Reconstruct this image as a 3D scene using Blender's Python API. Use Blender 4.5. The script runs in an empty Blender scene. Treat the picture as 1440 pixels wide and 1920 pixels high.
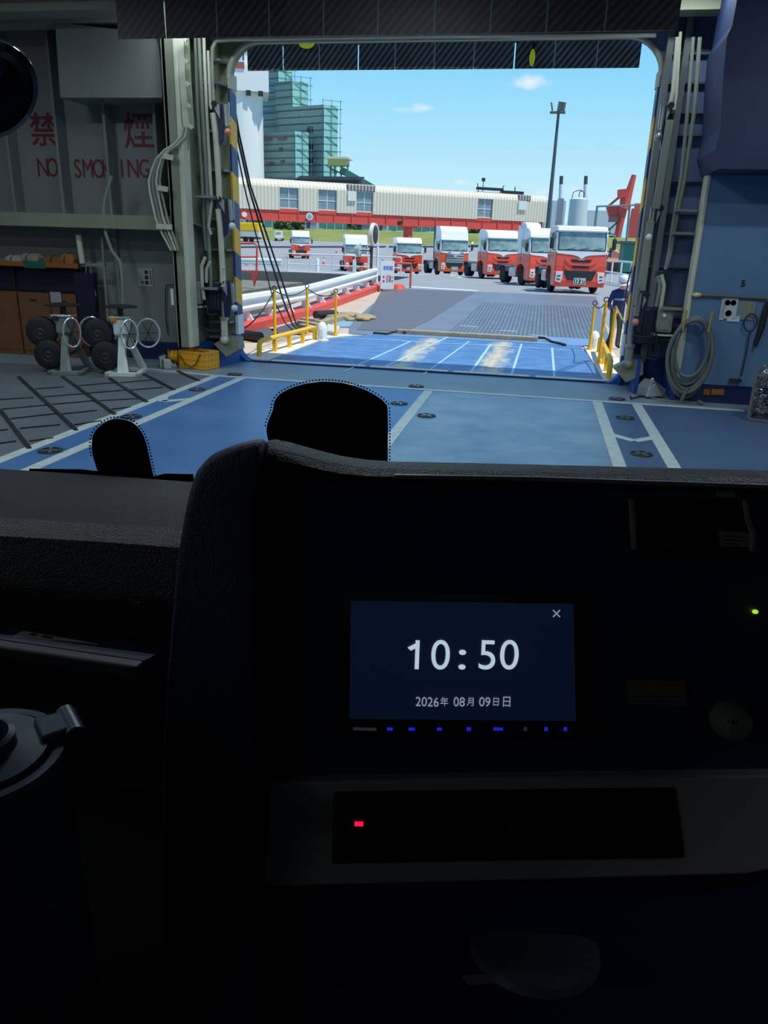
import bpy, bmesh, math, random
from mathutils import Vector, Matrix
random.seed(7)
SC = bpy.context.scene
COL = SC.collection
pi = math.pi

# ------------------------------------------------------------------ camera
FPX, CX, CY, EYE = 1430.0, 720.0, 960.0, 2.45
_up = -Vector((-130, -4050, -FPX)).normalized()
_l = Vector((1019 - CX, CY - 466, -FPX)).normalized()
_yax = (_l - _up * _l.dot(_up)).normalized()
_xax = _yax.cross(_up)
RM = Matrix((_xax, _yax, _up))            # camera axes -> ship axes (x right, y to the quay, z up)
EYEP = Vector((0, 0, EYE))
cam = bpy.data.cameras.new('camera')
cam.lens = FPX / 1920 * 36; cam.sensor_width = 36; cam.clip_start = .02; cam.clip_end = 20000
cam_o = bpy.data.objects.new('camera', cam); COL.objects.link(cam_o)
cam_o.matrix_world = Matrix.Translation(EYEP) @ RM.to_4x4()
SC.camera = cam_o

def ray(px, py): return RM @ Vector((px - CX, CY - py, -FPX))
def G(px, py, z=0.0):
    d = ray(px, py); return EYEP + d * ((z - EYE) / d.z)
def PY(px, py, y):
    d = ray(px, py); return EYEP + d * (y / d.y)
def PX(px, py, x):
    d = ray(px, py); return EYEP + d * (x / d.x)

# level of the quay along y (flat, a crest, a dip, then rising to the grass)
PROF = [(-50, 0), (26, 0), (38, .4), (43, .38), (52, .15), (63, .15), (68, 0), (76, -.4), (85, -.7), (97, -.35), (109, 0), (116, 0), (160, 2.3), (900, 2.3)]
def zg(y):
    for (a, za), (b, zb) in zip(PROF, PROF[1:]):
        if y <= b: return za + (zb - za) * (y - a) / (b - a)
    return 2.3
def GP(px, py):
    p = G(px, py)
    for k in range(12): p = G(px, py, p.z * .5 + .5 * zg(min(p.y, 300)))
    return p

# ------------------------------------------------------------------ exposure, world, sun, lamps
SC.view_settings.view_transform = 'Standard'
SC.view_settings.look = 'None'
SC.view_settings.exposure = 0.0
SC.view_settings.gamma = 1.0
SC.view_settings.use_curve_mapping = False

def srgb(r, g, b):
    f = lambda c: (c / 255 / 12.92) if c / 255 <= .04045 else ((c / 255 + .055) / 1.055) ** 2.4
    return (f(r), f(g), f(b), 1)

W = bpy.data.worlds.new('sky'); SC.world = W; W.use_nodes = True
wn, wl = W.node_tree.nodes, W.node_tree.links
wn.clear()
w_out = wn.new('ShaderNodeOutputWorld'); w_bg = wn.new('ShaderNodeBackground')
w_tc = wn.new('ShaderNodeTexCoord'); w_sep = wn.new('ShaderNodeSeparateXYZ'); w_ramp = wn.new('ShaderNodeValToRGB')
wl.new(w_tc.outputs['Generated'], w_sep.inputs[0]); wl.new(w_sep.outputs['Z'], w_ramp.inputs[0])
er = w_ramp.color_ramp.elements
er[0].position = 0.0; er[0].color = srgb(222, 242, 251)
er[1].position = 1.0; er[1].color = srgb(40, 105, 190)
for p, c in ((.06, (203, 237, 250)), (.13, (172, 226, 250)), (.19, (146, 214, 250)), (.24, (128, 204, 250)), (.45, (70, 150, 225))):
    e = er.new(p); e.color = srgb(*c)
prev = w_ramp.outputs[0]
w_noise = wn.new('ShaderNodeTexNoise'); w_noise.inputs['Scale'].default_value = 60; w_noise.inputs['Detail'].default_value = 6
wl.new(w_tc.outputs['Generated'], w_noise.inputs['Vector'])
for (px, py, sx, sz, st) in ((995, 153, .024, .011, .95), (978, 158, .018, .007, .55), (795, 202, .024, .0055, .6), (760, 206, .02, .004, .35),
                             (863, 342, .013, .006, .6), (1020, 360, .02, .007, .4), (1080, 358, .022, .006, .4)):
    d = ray(px, py).normalized()
    sub = wn.new('ShaderNodeVectorMath'); sub.operation = 'SUBTRACT'; sub.inputs[1].default_value = d
    wl.new(w_tc.outputs['Generated'], sub.inputs[0])
    mul = wn.new('ShaderNodeVectorMath'); mul.operation = 'MULTIPLY'; mul.inputs[1].default_value = (1 / sx, 1 / sx, 1 / sz)
    wl.new(sub.outputs[0], mul.inputs[0])
    ln = wn.new('ShaderNodeVectorMath'); ln.operation = 'LENGTH'; wl.new(mul.outputs[0], ln.inputs[0])
    nz = wn.new('ShaderNodeMath'); nz.operation = 'MULTIPLY_ADD'; nz.inputs[1].default_value = 1.7
    wl.new(w_noise.outputs[0], nz.inputs[0]); wl.new(ln.outputs['Value'], nz.inputs[2])
    mr = wn.new('ShaderNodeMapRange'); mr.interpolation_type = 'SMOOTHSTEP'
    mr.inputs[1].default_value = .75; mr.inputs[2].default_value = 1.75; mr.inputs[3].default_value = st; mr.inputs[4].default_value = 0
    wl.new(nz.outputs[0], mr.inputs[0])
    mx = wn.new('ShaderNodeMix'); mx.data_type = 'RGBA'; mx.inputs['B'].default_value = srgb(246, 246, 250)
    wl.new(mr.outputs[0], mx.inputs['Factor']); wl.new(prev, mx.inputs['A']); prev = mx.outputs['Result']
wl.new(prev, w_bg.inputs[0]); w_bg.inputs[1].default_value = 1.1
wl.new(w_bg.outputs[0], w_out.inputs[0])

sun = bpy.data.lights.new('sun', 'SUN'); sun.energy = 5.0; sun.color = (1.0, .93, .80); sun.angle = math.radians(.6)
sun_o = bpy.data.objects.new('sun', sun); COL.objects.link(sun_o)
SUN_TO = Vector((.36, -.14, .92)).normalized()
sun_o.rotation_euler = SUN_TO.to_track_quat('Z', 'Y').to_euler()
sun_o.location = (-20, -20, 60)

FILL_W = 92.0       # each tube fitting added to brighten the car deck
FILL_COL = (.86, .94, 1.0)

# ------------------------------------------------------------------ helpers
def tag(o, label=None, cat=None, group=None, kind=None):
    if label: o['label'] = label
    if cat: o['category'] = cat
    if group: o['group'] = group
    if kind: o['kind'] = kind
    return o
def empty(name, loc=(0, 0, 0), rz=0.0, label=None, cat=None, group=None):
    o = bpy.data.objects.new(name, None); COL.objects.link(o)
    o.location = loc; o.rotation_euler = (0, 0, rz); o.empty_display_size = .1
    return tag(o, label, cat, group)
def copy_tree(o, parent=None):
    c = o.copy(); COL.objects.link(c)
    if parent: c.parent = parent
    for ch in list(o.children): copy_tree(ch, c)
    return c

class MB:
    """collects shapes and links them as one mesh object"""
    def __init__(s): s.b = bmesh.new()
    def _add(s, vs, fs):
        v = [s.b.verts.new(p) for p in vs]
        for f in fs:
            try: s.b.faces.new([v[i] for i in f])
            except ValueError: pass
        return v
    def box(s, c, d, rot=None):
        c = Vector(c); R = rot if rot is not None else Matrix.Identity(3)
        pts = [c + R @ Vector((x * d[0] / 2, y * d[1] / 2, z * d[2] / 2)) for z in (-1, 1) for y in (-1, 1) for x in (-1, 1)]
        s._add(pts, [(0, 2, 3, 1), (4, 5, 7, 6), (0, 1, 5, 4), (2, 6, 7, 3), (0, 4, 6, 2), (1, 3, 7, 5)]); return s
    def bx(s, x0, x1, y0, y1, z0, z1):
        return s.box(((x0 + x1) / 2, (y0 + y1) / 2, (z0 + z1) / 2), (abs(x1 - x0), abs(y1 - y0), abs(z1 - z0)))
    def bar(s, p, q, w, h=None, up=(0, 0, 1)):
        p, q = Vector(p), Vector(q); h = h or w; d = (q - p); L = d.length; d.normalize()
        u = Vector(up)
        if abs(d.dot(u)) > .98: u = Vector((0, 1, 0))
        x = d.cross(u).normalized(); z = x.cross(d)
        return s.box((p + q) / 2, (w, L, h), Matrix((x, d, z)).transposed())
    def tube(s, pts, r, seg=8, closed=False, caps=True):
        pts = [Vector(p) for p in pts]; n = len(pts)
        rs = r if isinstance(r, (list, tuple)) else [r] * n
        rings = []; ref = None
        for i in range(n):
            if closed: t = pts[(i + 1) % n] - pts[i - 1]
            else: t = pts[min(i + 1, n - 1)] - pts[max(i - 1, 0)]
            t.normalize()
            if ref is None:
                ref = Vector((0, 0, 1)) if abs(t.z) < .9 else Vector((1, 0, 0))
            x = (ref - t * ref.dot(t)).normalized(); ref = x; y = t.cross(x)
            rings.append([s.b.verts.new(pts[i] + (x * math.cos(a) + y * math.sin(a)) * rs[i]) for a in [2 * pi * k / seg for k in range(seg)]])
        m = n if closed else n - 1
        for i in range(m):
            A, B = rings[i], rings[(i + 1) % n]
            for k in range(seg):
                s.b.faces.new((A[k], A[(k + 1) % seg], B[(k + 1) % seg], B[k]))
        if caps and not closed:
            s.b.faces.new(rings[0][::-1]); s.b.faces.new(rings[-1])
        return s
    def cyl(s, p, q, r, r2=None, seg=16): return s.tube([p, q], [r, r if r2 is None else r2], seg)
    def lathe(s, prof, c=(0, 0, 0), seg=24, R=None, a0=0, a1=2 * pi):
        c = Vector(c); R = R if R is not None else Matrix.Identity(3); full = abs(a1 - a0 - 2 * pi) < 1e-6
        n = seg if full else seg + 1; rings = []
        for (r, z) in prof:
            rings.append([s.b.verts.new(c + R @ Vector((r * math.cos(a0 + (a1 - a0) * k / seg), r * math.sin(a0 + (a1 - a0) * k / seg), z))) for k in range(n)])
        for A, B in zip(rings, rings[1:]):
            for k in range(seg):
                s.b.faces.new((A[k], A[(k + 1) % n], B[(k + 1) % n], B[k]))
        if full:
            if prof[0][0] > 1e-6: s.b.faces.new(rings[0][::-1])
            if prof[-1][0] > 1e-6: s.b.faces.new(rings[-1])
        return s
    def prism(s, pts, ext):
        """polygon (3d points) pushed along ext"""
        pts = [Vector(p) for p in pts]; ext = Vector(ext); n = len(pts)
        v = s._add(pts + [p + ext for p in pts], [])
        s.b.faces.new(v[:n][::-1]); s.b.faces.new(v[n:])
        for i in range(n): s.b.faces.new((v[i], v[(i + 1) % n], v[n + (i + 1) % n], v[n + i]))
        return s
    def poly(s, pts): s._add(pts, [tuple(range(len(pts)))]); return s
    def sph(s, c, r, seg=12, sc=(1, 1, 1)):
        m = Matrix.Translation(Vector(c)) @ Matrix.Diagonal((r * sc[0], r * sc[1], r * sc[2], 1))
        bmesh.ops.create_uvsphere(s.b, u_segments=seg, v_segments=max(6, seg * 2 // 3), radius=1, matrix=m); return s
    def loft(s, rings, closed=True, caps=True):
        R = [[s.b.verts.new(p) for p in r] for r in rings]; n = len(R[0])
        for A, B in zip(R, R[1:]):
            for k in range(n if closed else n - 1): s.b.faces.new((A[k], A[(k + 1) % n], B[(k + 1) % n], B[k]))
        if caps and closed: s.b.faces.new(R[0][::-1]); s.b.faces.new(R[-1])
        return s
    def build(s, name, m, parent=None, smooth=False, bevel=0.0, seg=2, loc=None, solid=0.0, sub=0):
        bmesh.ops.recalc_face_normals(s.b, faces=s.b.faces)
        if bevel > 0:
            bmesh.ops.bevel(s.b, geom=[e for e in s.b.edges if len(e.link_faces) == 2 and e.calc_face_angle(0) > .6], offset=bevel, segments=seg, affect='EDGES', profile=.5, clamp_overlap=True)
        me = bpy.data.meshes.new(name); s.b.to_mesh(me); s.b.free()
        if smooth:
            for p in me.polygons: p.use_smooth = True
        o = bpy.data.objects.new(name, me); COL.objects.link(o)
        for mm in (m if isinstance(m, (list, tuple)) else [m]): me.materials.append(mm)
        if parent is not None: o.parent = parent
        if loc is not None: o.location = loc
        if solid:
            md = o.modifiers.new('solid', 'SOLIDIFY'); md.thickness = solid; md.offset = 0
        if sub:
            md = o.modifiers.new('sub', 'SUBSURF'); md.levels = sub; md.render_levels = sub
        if smooth and not sub:
            try: me.set_sharp_from_angle(angle=math.radians(40))
            except Exception: pass
        return o
def struct(o): o['kind'] = 'structure'; return o

def text_obj(name, body, size, M, m, parent=None, depth=.002, align='CENTER', bold=0.0, sx=1.0, shear=0.0):
    """lettering as a mesh; M places local x (reading) y (up) z (out)"""
    c = bpy.data.curves.new('txt', 'FONT'); c.body = body; c.size = size; c.extrude = depth; c.align_x = align; c.align_y = 'CENTER'; c.offset = bold; c.shear = shear
    t = bpy.data.objects.new('txt', c); COL.objects.link(t)
    dg = bpy.context.evaluated_depsgraph_get()
    me = bpy.data.meshes.new_from_object(t.evaluated_get(dg)); me.name = name
    bpy.data.objects.remove(t); bpy.data.curves.remove(c)
    me.transform(M @ Matrix.Diagonal((sx, 1, 1, 1)))
    me.materials.clear(); me.materials.append(m)
    for p in me.polygons: p.material_index = 0
    o = bpy.data.objects.new(name, me); COL.objects.link(o)
    if parent is not None: o.parent = parent
    return o
def frame_m(o, x, y):
    x = Vector(x).normalized(); y = Vector(y); y = (y - x * y.dot(x)).normalized(); z = x.cross(y)
    m = Matrix((x, y, z)).transposed().to_4x4(); m.translation = Vector(o); return m

# ------------------------------------------------------------------ materials
MATS = {}
def mat(name, col, rough=.6, metal=0.0, var=.0, vscale=3.0, bump=0.0, bscale=40.0, spec=.5, col2=None, coat=0.0):
    if name in MATS: return MATS[name]
    m = bpy.data.materials.new(name); m.use_nodes = True; MATS[name] = m
    n, l = m.node_tree.nodes, m.node_tree.links; b = n['Principled BSDF']
    c = srgb(*col) if max(col) > 1 or col == (0, 0, 0) else (*col, 1)
    b.inputs['Base Color'].default_value = c; b.inputs['Roughness'].default_value = rough; b.inputs['Metallic'].default_value = metal
    b.inputs['Specular IOR Level'].default_value = spec; b.inputs['Coat Weight'].default_value = coat
    if var or bump or col2:
        tc = n.new('ShaderNodeTexCoord')
    if var or col2:
        t = n.new('ShaderNodeTexNoise'); t.inputs['Scale'].default_value = vscale; t.inputs['Detail'].default_value = 6; t.inputs['Roughness'].default_value = .65
        l.new(tc.outputs['Object'], t.inputs['Vector'])
        r = n.new('ShaderNodeValToRGB'); l.new(t.outputs[0], r.inputs[0])
        if col2:
            c2 = srgb(*col2) if max(col2) > 1 else (*col2, 1)
        else: c2 = tuple(min(1, x * (1 + var)) for x in c[:3]) + (1,)
        r.color_ramp.elements[0].position = .3; r.color_ramp.elements[1].position = .72
        r.color_ramp.elements[0].color = c if col2 else tuple(x * (1 - var) for x in c[:3]) + (1,); r.color_ramp.elements[1].color = c2
        l.new(r.outputs[0], b.inputs['Base Color'])
    if bump:
        t2 = n.new('ShaderNodeTexNoise'); t2.inputs['Scale'].default_value = bscale; t2.inputs['Detail'].default_value = 4
        l.new(tc.outputs['Object'], t2.inputs['Vector'])
        bp = n.new('ShaderNodeBump'); bp.inputs['Strength'].default_value = bump; bp.inputs['Distance'].default_value = .01
        l.new(t2.outputs[0], bp.inputs['Height']); l.new(bp.outputs[0], b.inputs['Normal'])
    return m
def emis(name, col, st):
    if name in MATS: return MATS[name]
    m = bpy.data.materials.new(name); m.use_nodes = True; MATS[name] = m
    b = m.node_tree.nodes['Principled BSDF']; b.inputs['Base Color'].default_value = (.02, .02, .02, 1)
    b.inputs['Emission Color'].default_value = srgb(*col); b.inputs['Emission Strength'].default_value = st; b.inputs['Roughness'].default_value = .4
    return m
def stripes(name, ca, cb, direction, period, rough=.6, duty=.5, soft=.02, var=.15, metal=0.0, bump=0.0):
    """two colours alternating along a direction in object space"""
    if name in MATS: return MATS[name]
    m = bpy.data.materials.new(name); m.use_nodes = True; MATS[name] = m
    n, l = m.node_tree.nodes, m.node_tree.links; b = n['Principled BSDF']; b.inputs['Roughness'].default_value = rough; b.inputs['Metallic'].default_value = metal
    tc = n.new('ShaderNodeTexCoord'); dt = n.new('ShaderNodeVectorMath'); dt.operation = 'DOT_PRODUCT'
    d = Vector(direction).normalized() / period; dt.inputs[1].default_value = d
    l.new(tc.outputs['Object'], dt.inputs[0])
    fr = n.new('ShaderNodeMath'); fr.operation = 'FRACT'; l.new(dt.outputs['Value'], fr.inputs[0])
    pp = n.new('ShaderNodeMath'); pp.operation = 'PINGPONG'; pp.inputs[1].default_value = .5; l.new(fr.outputs[0], pp.inputs[0])
    mr = n.new('ShaderNodeMapRange'); mr.inputs[1].default_value = duty / 2 - soft; mr.inputs[2].default_value = duty / 2 + soft; l.new(pp.outputs[0], mr.inputs[0])
    mx = n.new('ShaderNodeMix'); mx.data_type = 'RGBA'; mx.inputs['A'].default_value = srgb(*ca); mx.inputs['B'].default_value = srgb(*cb)
    l.new(mr.outputs[0], mx.inputs['Factor']); outp = mx.outputs['Result']
    if var:
        t = n.new('ShaderNodeTexNoise'); t.inputs['Scale'].default_value = 2.5; t.inputs['Detail'].default_value = 6; l.new(tc.outputs['Object'], t.inputs['Vector'])
        mv = n.new('ShaderNodeMapRange'); mv.inputs[3].default_value = 1 - var; mv.inputs[4].default_value = 1 + var; mv.inputs[1].default_value = .3; mv.inputs[2].default_value = .7; l.new(t.outputs[0], mv.inputs[0])
        sc = n.new('ShaderNodeVectorMath'); sc.operation = 'SCALE'; l.new(outp, sc.inputs[0]); l.new(mv.outputs[0], sc.inputs['Scale']); outp = sc.outputs[0]
    l.new(outp, b.inputs['Base Color'])
    if bump:
        bp = n.new('ShaderNodeBump'); bp.inputs['Strength'].default_value = bump; bp.inputs['Distance'].default_value = .02
        l.new(mr.outputs[0], bp.inputs['Height']); l.new(bp.outputs[0], b.inputs['Normal'])
    return m
def glass(name, tint=(.93, .97, .98), refl=.06):
    m = bpy.data.materials.new(name); m.use_nodes = True; n, l = m.node_tree.nodes, m.node_tree.links; n.clear()
    o = n.new('ShaderNodeOutputMaterial'); t = n.new('ShaderNodeBsdfTransparent'); t.inputs[0].default_value = (*tint, 1)
    g = n.new('ShaderNodeBsdfGlossy'); g.inputs['Roughness'].default_value = .01; x = n.new('ShaderNodeMixShader')
    f = n.new('ShaderNodeFresnel'); f.inputs[0].default_value = 1.3
    l.new(f.outputs[0], x.inputs[0]); l.new(t.outputs[0], x.inputs[1]); l.new(g.outputs[0], x.inputs[2]); l.new(x.outputs[0], o.inputs[0]); return m

SHIP = mat('ship grey green paint', (126, 132, 114), .5, var=.10, vscale=1.3)
SHIPL = mat('ship pale paint', (192, 194, 172), .5, var=.06)
SHIPG = mat('ship bulkhead paint', (124, 128, 126), .55, var=.08, vscale=1.1)
SHIPO = mat('ship olive paint', (146, 152, 120), .5, var=.12, vscale=1.6)
CEIL = mat('deckhead paint', (150, 146, 132), .6, var=.1)
BLUEB = mat('blue skirting paint', (28, 74, 150), .45, var=.12)
NAVY = mat('dark machinery navy', (24, 34, 58), .45, var=.2)
PIPE = mat('pipe grey paint', (128, 136, 124), .45, var=.08)
PIPEL = mat('pipe cream paint', (188, 190, 172), .45, var=.06)
BLACK = mat('black rubber', (16, 17, 20), .65, var=.2)
STEEL = mat('worn steel', (176, 178, 176), .35, .8, var=.2)
DSTEEL = mat('dark worn steel', (60, 60, 64), .5, .6, var=.3, vscale=9)
YEL = mat('safety yellow paint', (240, 184, 18), .4, var=.06)
WHITE = mat('white paint', (235, 237, 235), .35, var=.03)
WLINE = mat('floor line paint', (188, 200, 198), .5, var=.16, vscale=7)
REDR = mat('red lead paint', (214, 78, 66), .5, var=.06)
ORANGE = mat('orange paint', (220, 120, 30), .5, var=.1)
RUST = mat('rusty brown', (92, 66, 50), .7, var=.25, vscale=8)
CONC = mat('concrete', (150, 146, 138), .85, var=.12, vscale=1.2, bump=.2)

# ================================================================== SHIP HOLD
DECKB = mat('blue deck paint', (62, 104, 160), .38, var=.0, vscale=.7, col2=(86, 126, 176), bump=.06, bscale=25)
DECKW = mat('worn blue deck paint', (84, 112, 144), .34, var=.0, vscale=1.1, col2=(138, 160, 178), bump=.10, bscale=14)
DECKT = mat('threshold deck paint', (124, 140, 150), .45, var=.14, vscale=.9, bump=.06, bscale=25)
DECKG = mat('grey deck paint', (96, 106, 112), .5, var=.16, vscale=.9, bump=.08, bscale=25)
struct(MB().bx(-5.8, -1.76, -12, 13.42, -.25, 0).build('floor', DECKB))
struct(MB().bx(-1.76, 1.14, -12, 13.42, -.25, 0).build('floor', DECKW))
struct(MB().bx(1.14, 9, -12, 13.42, -.25, 0).build('floor', mat('grey blue deck paint', (74, 98, 130), .42, var=.14, vscale=.9, bump=.08, bscale=20)))
struct(MB().bx(-14, -5.8, -12, 13.42, -.25, -.001).build('floor', DECKG))
struct(MB().bx(-14, 9, 13.42, 15.62, -.25, -.002).build('floor', DECKT))

# painted lines, each a strip between two deck points
def strip(mb, a, b, w, z=.003, t=.004):
    a, b = Vector((a[0], a[1], z)), Vector((b[0], b[1], z)); mb.bar(a, b, w, t); return mb
ln = MB()
strip(ln, (-5.8, 3), (-5.8, 13.42), .16); strip(ln, (-5.27, 3), (-5.27, 13.4), .16); strip(ln, (-1.76, 3), (-1.76, 13.35), .16)
strip(ln, (1.14, 3), (1.14, 13.35), .16); strip(ln, (1.79, 3), (1.79, 13.35), .16)
strip(ln, (-7.35, 13.72), (-5.9, 13.5), .12); strip(ln, (-5.9, 13.48), (3.5, 13.42), .13, .004)
for pts in (((-5.8, 11.35), (-5.62, 10.95), (-5.27, 11.3)), ((1.14, 10.95), (1.46, 10.62), (1.79, 10.95))):
    for a, b in zip(pts, pts[1:]): strip(ln, a, b, .14, .005)
struct(ln.build('floor_marking', WLINE))
wb = MB()
for a in ((0, 770, 55, 842), (35, 708, 143, 808), (117, 707, 215, 778), (205, 710, 275, 755), (265, 700, 327, 732), (333, 697, 373, 715)):
    wb.bar(G(a[0], a[1]) + Vector((0, 0, .012)), G(a[2], a[3]) + Vector((0, 0, .012)), .05, .024)
for a in ((0, 750, 63, 746), (4, 768, 90, 760), (20, 786, 108, 776), (37, 804, 113, 797), (55, 828, 100, 822), (66, 730, 120, 726), (82, 745, 165, 738),
          (98, 759, 177, 752), (117, 777, 182, 770), (140, 797, 190, 790), (147, 724, 215, 718), (165, 738, 245, 731), (187, 752, 258, 748), (210, 768, 245, 764),
          (226, 718, 285, 713), (245, 732, 305, 727), (0, 832, 30, 828), (0, 808, 14, 806)):
    wb.bar(G(a[0], a[1]) + Vector((0, 0, .007)), G(a[2], a[3]) + Vector((0, 0, .007)), .028, .014)
struct(wb.build('floor_trim', DSTEEL))

# shell of the hold
struct(MB().bx(-14.3, -14, -12, 15.6, -.2, 6.6).build('wall_left', SHIPG))
struct(MB().bx(9, 9.3, -12, 15.6, -.2, 6.6).build('wall_right', SHIPG))
struct(MB().bx(-14.3, 9.3, -12.3, -12, -.2, 6.6).build('wall_back', SHIPG))
struct(MB().bx(-14.3, 9.3, -12.3, 15.65, 6.4, 6.6).build('ceiling', CEIL))
cb = MB()
for y in (2, 5.2, 8.4): cb.bx(-14, 9, y - .12, y + .12, 5.95, 6.4); cb.bx(-14, 9, y - .2, y + .2, 5.9, 5.96)
struct(cb.build('ceiling_beam', CEIL))
cb = MB()
zf = PY(100, 22, 13.6).z
cb.bx(-14, -6.9, 13.3, 13.75, zf - .06, zf + .06); cb.bx(-14, -6.9, 13.48, 13.56, zf + .05, 6.4)
cb.bx(-14, -6.9, 14.1, 14.5, zf - .05, zf + .25)
struct(cb.build('ceiling_beam', CEIL))

# end plate with the rounded door opening
XL, XR, ZT, YO = -6.1, 1.69, 5.87, 15.35
def outline(x0, x1, z0, z1, rt, rb, n=8):
    P = []
    for (cx_, cz_, r, a) in ((x1 - rb, z0 + rb, rb, -pi / 2), (x1 - rt, z1 - rt, rt, 0), (x0 + rt, z1 - rt, rt, pi / 2), (x0 + rb, z0 + rb, rb, pi)):
        for k in range(n + 1):
            t = a + pi / 2 * k / n; P.append((cx_ + r * math.cos(t), cz_ + r * math.sin(t)))
    return P
def densify(P, zs):
    out = []
    for i, p in enumerate(P):
        q = P[(i + 1) % len(P)]; out.append(p)
        cuts = [z for z in zs if min(p[1], q[1]) + 1e-4 < z < max(p[1], q[1]) - 1e-4]
        cuts.sort(reverse=p[1] > q[1])
        for z in cuts:
            t = (z - p[1]) / (q[1] - p[1]); out.append((p[0] + t * (q[0] - p[0]), z))
    return out
inner = densify(outline(XL, XR, 0, ZT, .6, .34), [.56])
def outer_of(p):
    x, z = p
    if abs(x - XL) < .02: return (-14, z)
    if abs(x - XR) < .02: return (9, z)
    cxm = (XL + XR) / 2
    if z > 4: return (x, 6.6) if XL + .55 < x < XR - .55 else ((-14 if x < cxm else 9), z if z < ZT - .2 else 6.6)
    return (x, -.2) if XL + .3 < x < XR - .3 else ((-14 if x < cxm else 9), z if z > .12 else -.2)
outer = [outer_of(p) for p in inner]
mbp = MB(); n = len(inner)
vi = [[mbp.b.verts.new((p[0], y, p[1])) for p in L] for y in (YO, YO + .25) for L in (inner, outer)]
for i in range(n):
    j = (i + 1) % n
    for f in ((vi[0][i], vi[0][j], vi[1][j], vi[1][i]), (vi[2][i], vi[3][i], vi[3][j], vi[2][j]), (vi[0][i], vi[2][i], vi[2][j], vi[0][j])):
        try:
            fc = mbp.b.faces.new(f)
            fc.material_index = 1 if max(v.co.z for v in f) < .57 else (2 if sum(v.co.x for v in f) / 4 > 1.7 else 0)
        except ValueError: pass
struct(mbp.build('wall_end', [SHIPO, BLUEB, mat('bay paint with blue glare', (124, 146, 190), .5, var=.1)]))  # right bay: the blue veil of glare is put into the paint
# rolled edge round the opening
ed = MB(); ed.tube([(p[0], YO - .02, p[1]) for p in inner if p[1] > .56], .045, 8)
struct(ed.build('trim_1', SHIPL, smooth=True))
TIGER = stripes('yellow and navy hazard bands', (236, 176, 20), (38, 62, 112), (0, .35, 1), .92, .45, .5, .01, .08)
for sx, x in ((1, XL), (-1, XR)):
    t_ = MB().bx(x - .01, x + sx * .03, YO - .05, YO + .27, .95, 5.1); struct(t_.build('trim_2', TIGER))
    t_ = MB().bx(x - .01, x + sx * .05, YO - .05, YO + .27, .56, .95); struct(t_.build('trim_3', WHITE))
    t_ = MB().bx(x - .01, x + sx * .05, YO - .05, YO + .27, 5.1, 5.35); struct(t_.build('trim_3', SHIPL))
    t_ = MB().bx(x - .01, x + sx * .05, YO - .12, YO + .1, .02, .56); struct(t_.build('trim_3', BLUEB))

BLUED = mat('shaded blue skirting paint', (14, 32, 80), .5, var=.12)  # skirting blue darkened, the shade is put into the colour
# left post, its bay and stiffeners
PLx0, PLx1 = PY(327, 500, 14).x, PY(346, 500, 14).x
po = MB(); po.bx(PLx0, PLx1, 14.0, 14.12, .42, 6.4); po.bx(PLx0 - .02, PLx0 + .05, 14.0, YO, .42, 6.4)
struct(po.build('wall_end_post', SHIP))
struct(MB().bx(PLx1, PLx1 + .09, 13.98, 14.3, .42, 6.4).build('trim_4', SHIPL, bevel=.02))  # pale tone puts the door light into this flange
struct(MB().bx(PLx0 - .01, PLx1 + .05, 14.5, YO, 0, .42).build('trim_5', BLUEB))
st = MB()
for py_ in (112, 155, 196, 245, 318, 372, 410, 467, 536, 602, 630):
    z = PY(372, py_, 15.0).z; st.bx(PLx1, XL - .02, 15.0, YO, z - .02, z + .02)
    if py_ in (372, 536): st.bx(PLx1 + .05, PLx1 + .5, 14.3, 14.6, z - .02, z + .02)
p_, q_ = PY(344, 415, 14.6), PY(395, 430, 14.9); st.bar((p_.x, 14.75, p_.z), (q_.x, 15.0, q_.z), .35, .03)
struct(st.build('trim_6', SHIPG))
cx_ = PY(400, 300, 14.9).x
struct(MB().bx(cx_ - .05, cx_ + .03, 15.1, YO, .5, 6.2).build('trim_7', SHIPO))
# foot web of the left jamb
w1 = PY(405, 690, 14.35)
struct(MB().prism([(w1.x, 14.45, 0), (XL + .02, 15.3, 0), (XL + .02, 15.3, .56), (w1.x + .06, 14.6, .56)], (.05, 0, 0)).build('trim_8', BLUEB))

# left bulkhead with the warning, stiffeners, overhead box, shelf beam
YB = 15.0
struct(MB().bx(-14, PLx0 + .02, YB, YB + .1, 0, 6.4).build('wall_end_left', SHIPG))
lz0 = PY(150, 425, 14.6).z; lz1 = PY(150, 407, 14.6).z
struct(MB().bx(-14, PLx0, 14.2, 15.0, lz0 - .02, lz1 + .05).build('wall_end_ledge', SHIP))
sf = MB()
for a in (114, 205, 298): 
    x = PY(a, 250, 14.85).x; sf.bx(x - .025, x + .03, 14.68, 15.0, lz1, 6.3)
for a in (20,):
    x = PY(a, 250, 14.85).x; sf.bx(x - .025, x + .03, 14.7, 15.0, lz1, 6.3)
x = PY(215, 500, 14.9).x; sf.bx(x - .02, x + .08, 14.9, 15, .3, lz0)
x = PY(130, 400, 14.9).x; sf.bx(x - .02, x + .05, 14.8, 15, lz1, lz1 + .8)
struct(sf.build('trim_9', SHIPG))
struct(MB().bx(PY(250, 600, 14.95).x - 3, PLx0, 14.96, 15, 0, PY(290, 640, 15).z).build('baseboard_left', BLUED))
bxp = [PY(a, b, 14.1) for a, b in ((103, 42), (288, 62), (296, 85), (302, 120), (304, 183), (113, 183))]
struct(MB().prism(bxp, (0, .9, 0)).build('wall_end_box', SHIPG))
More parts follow.
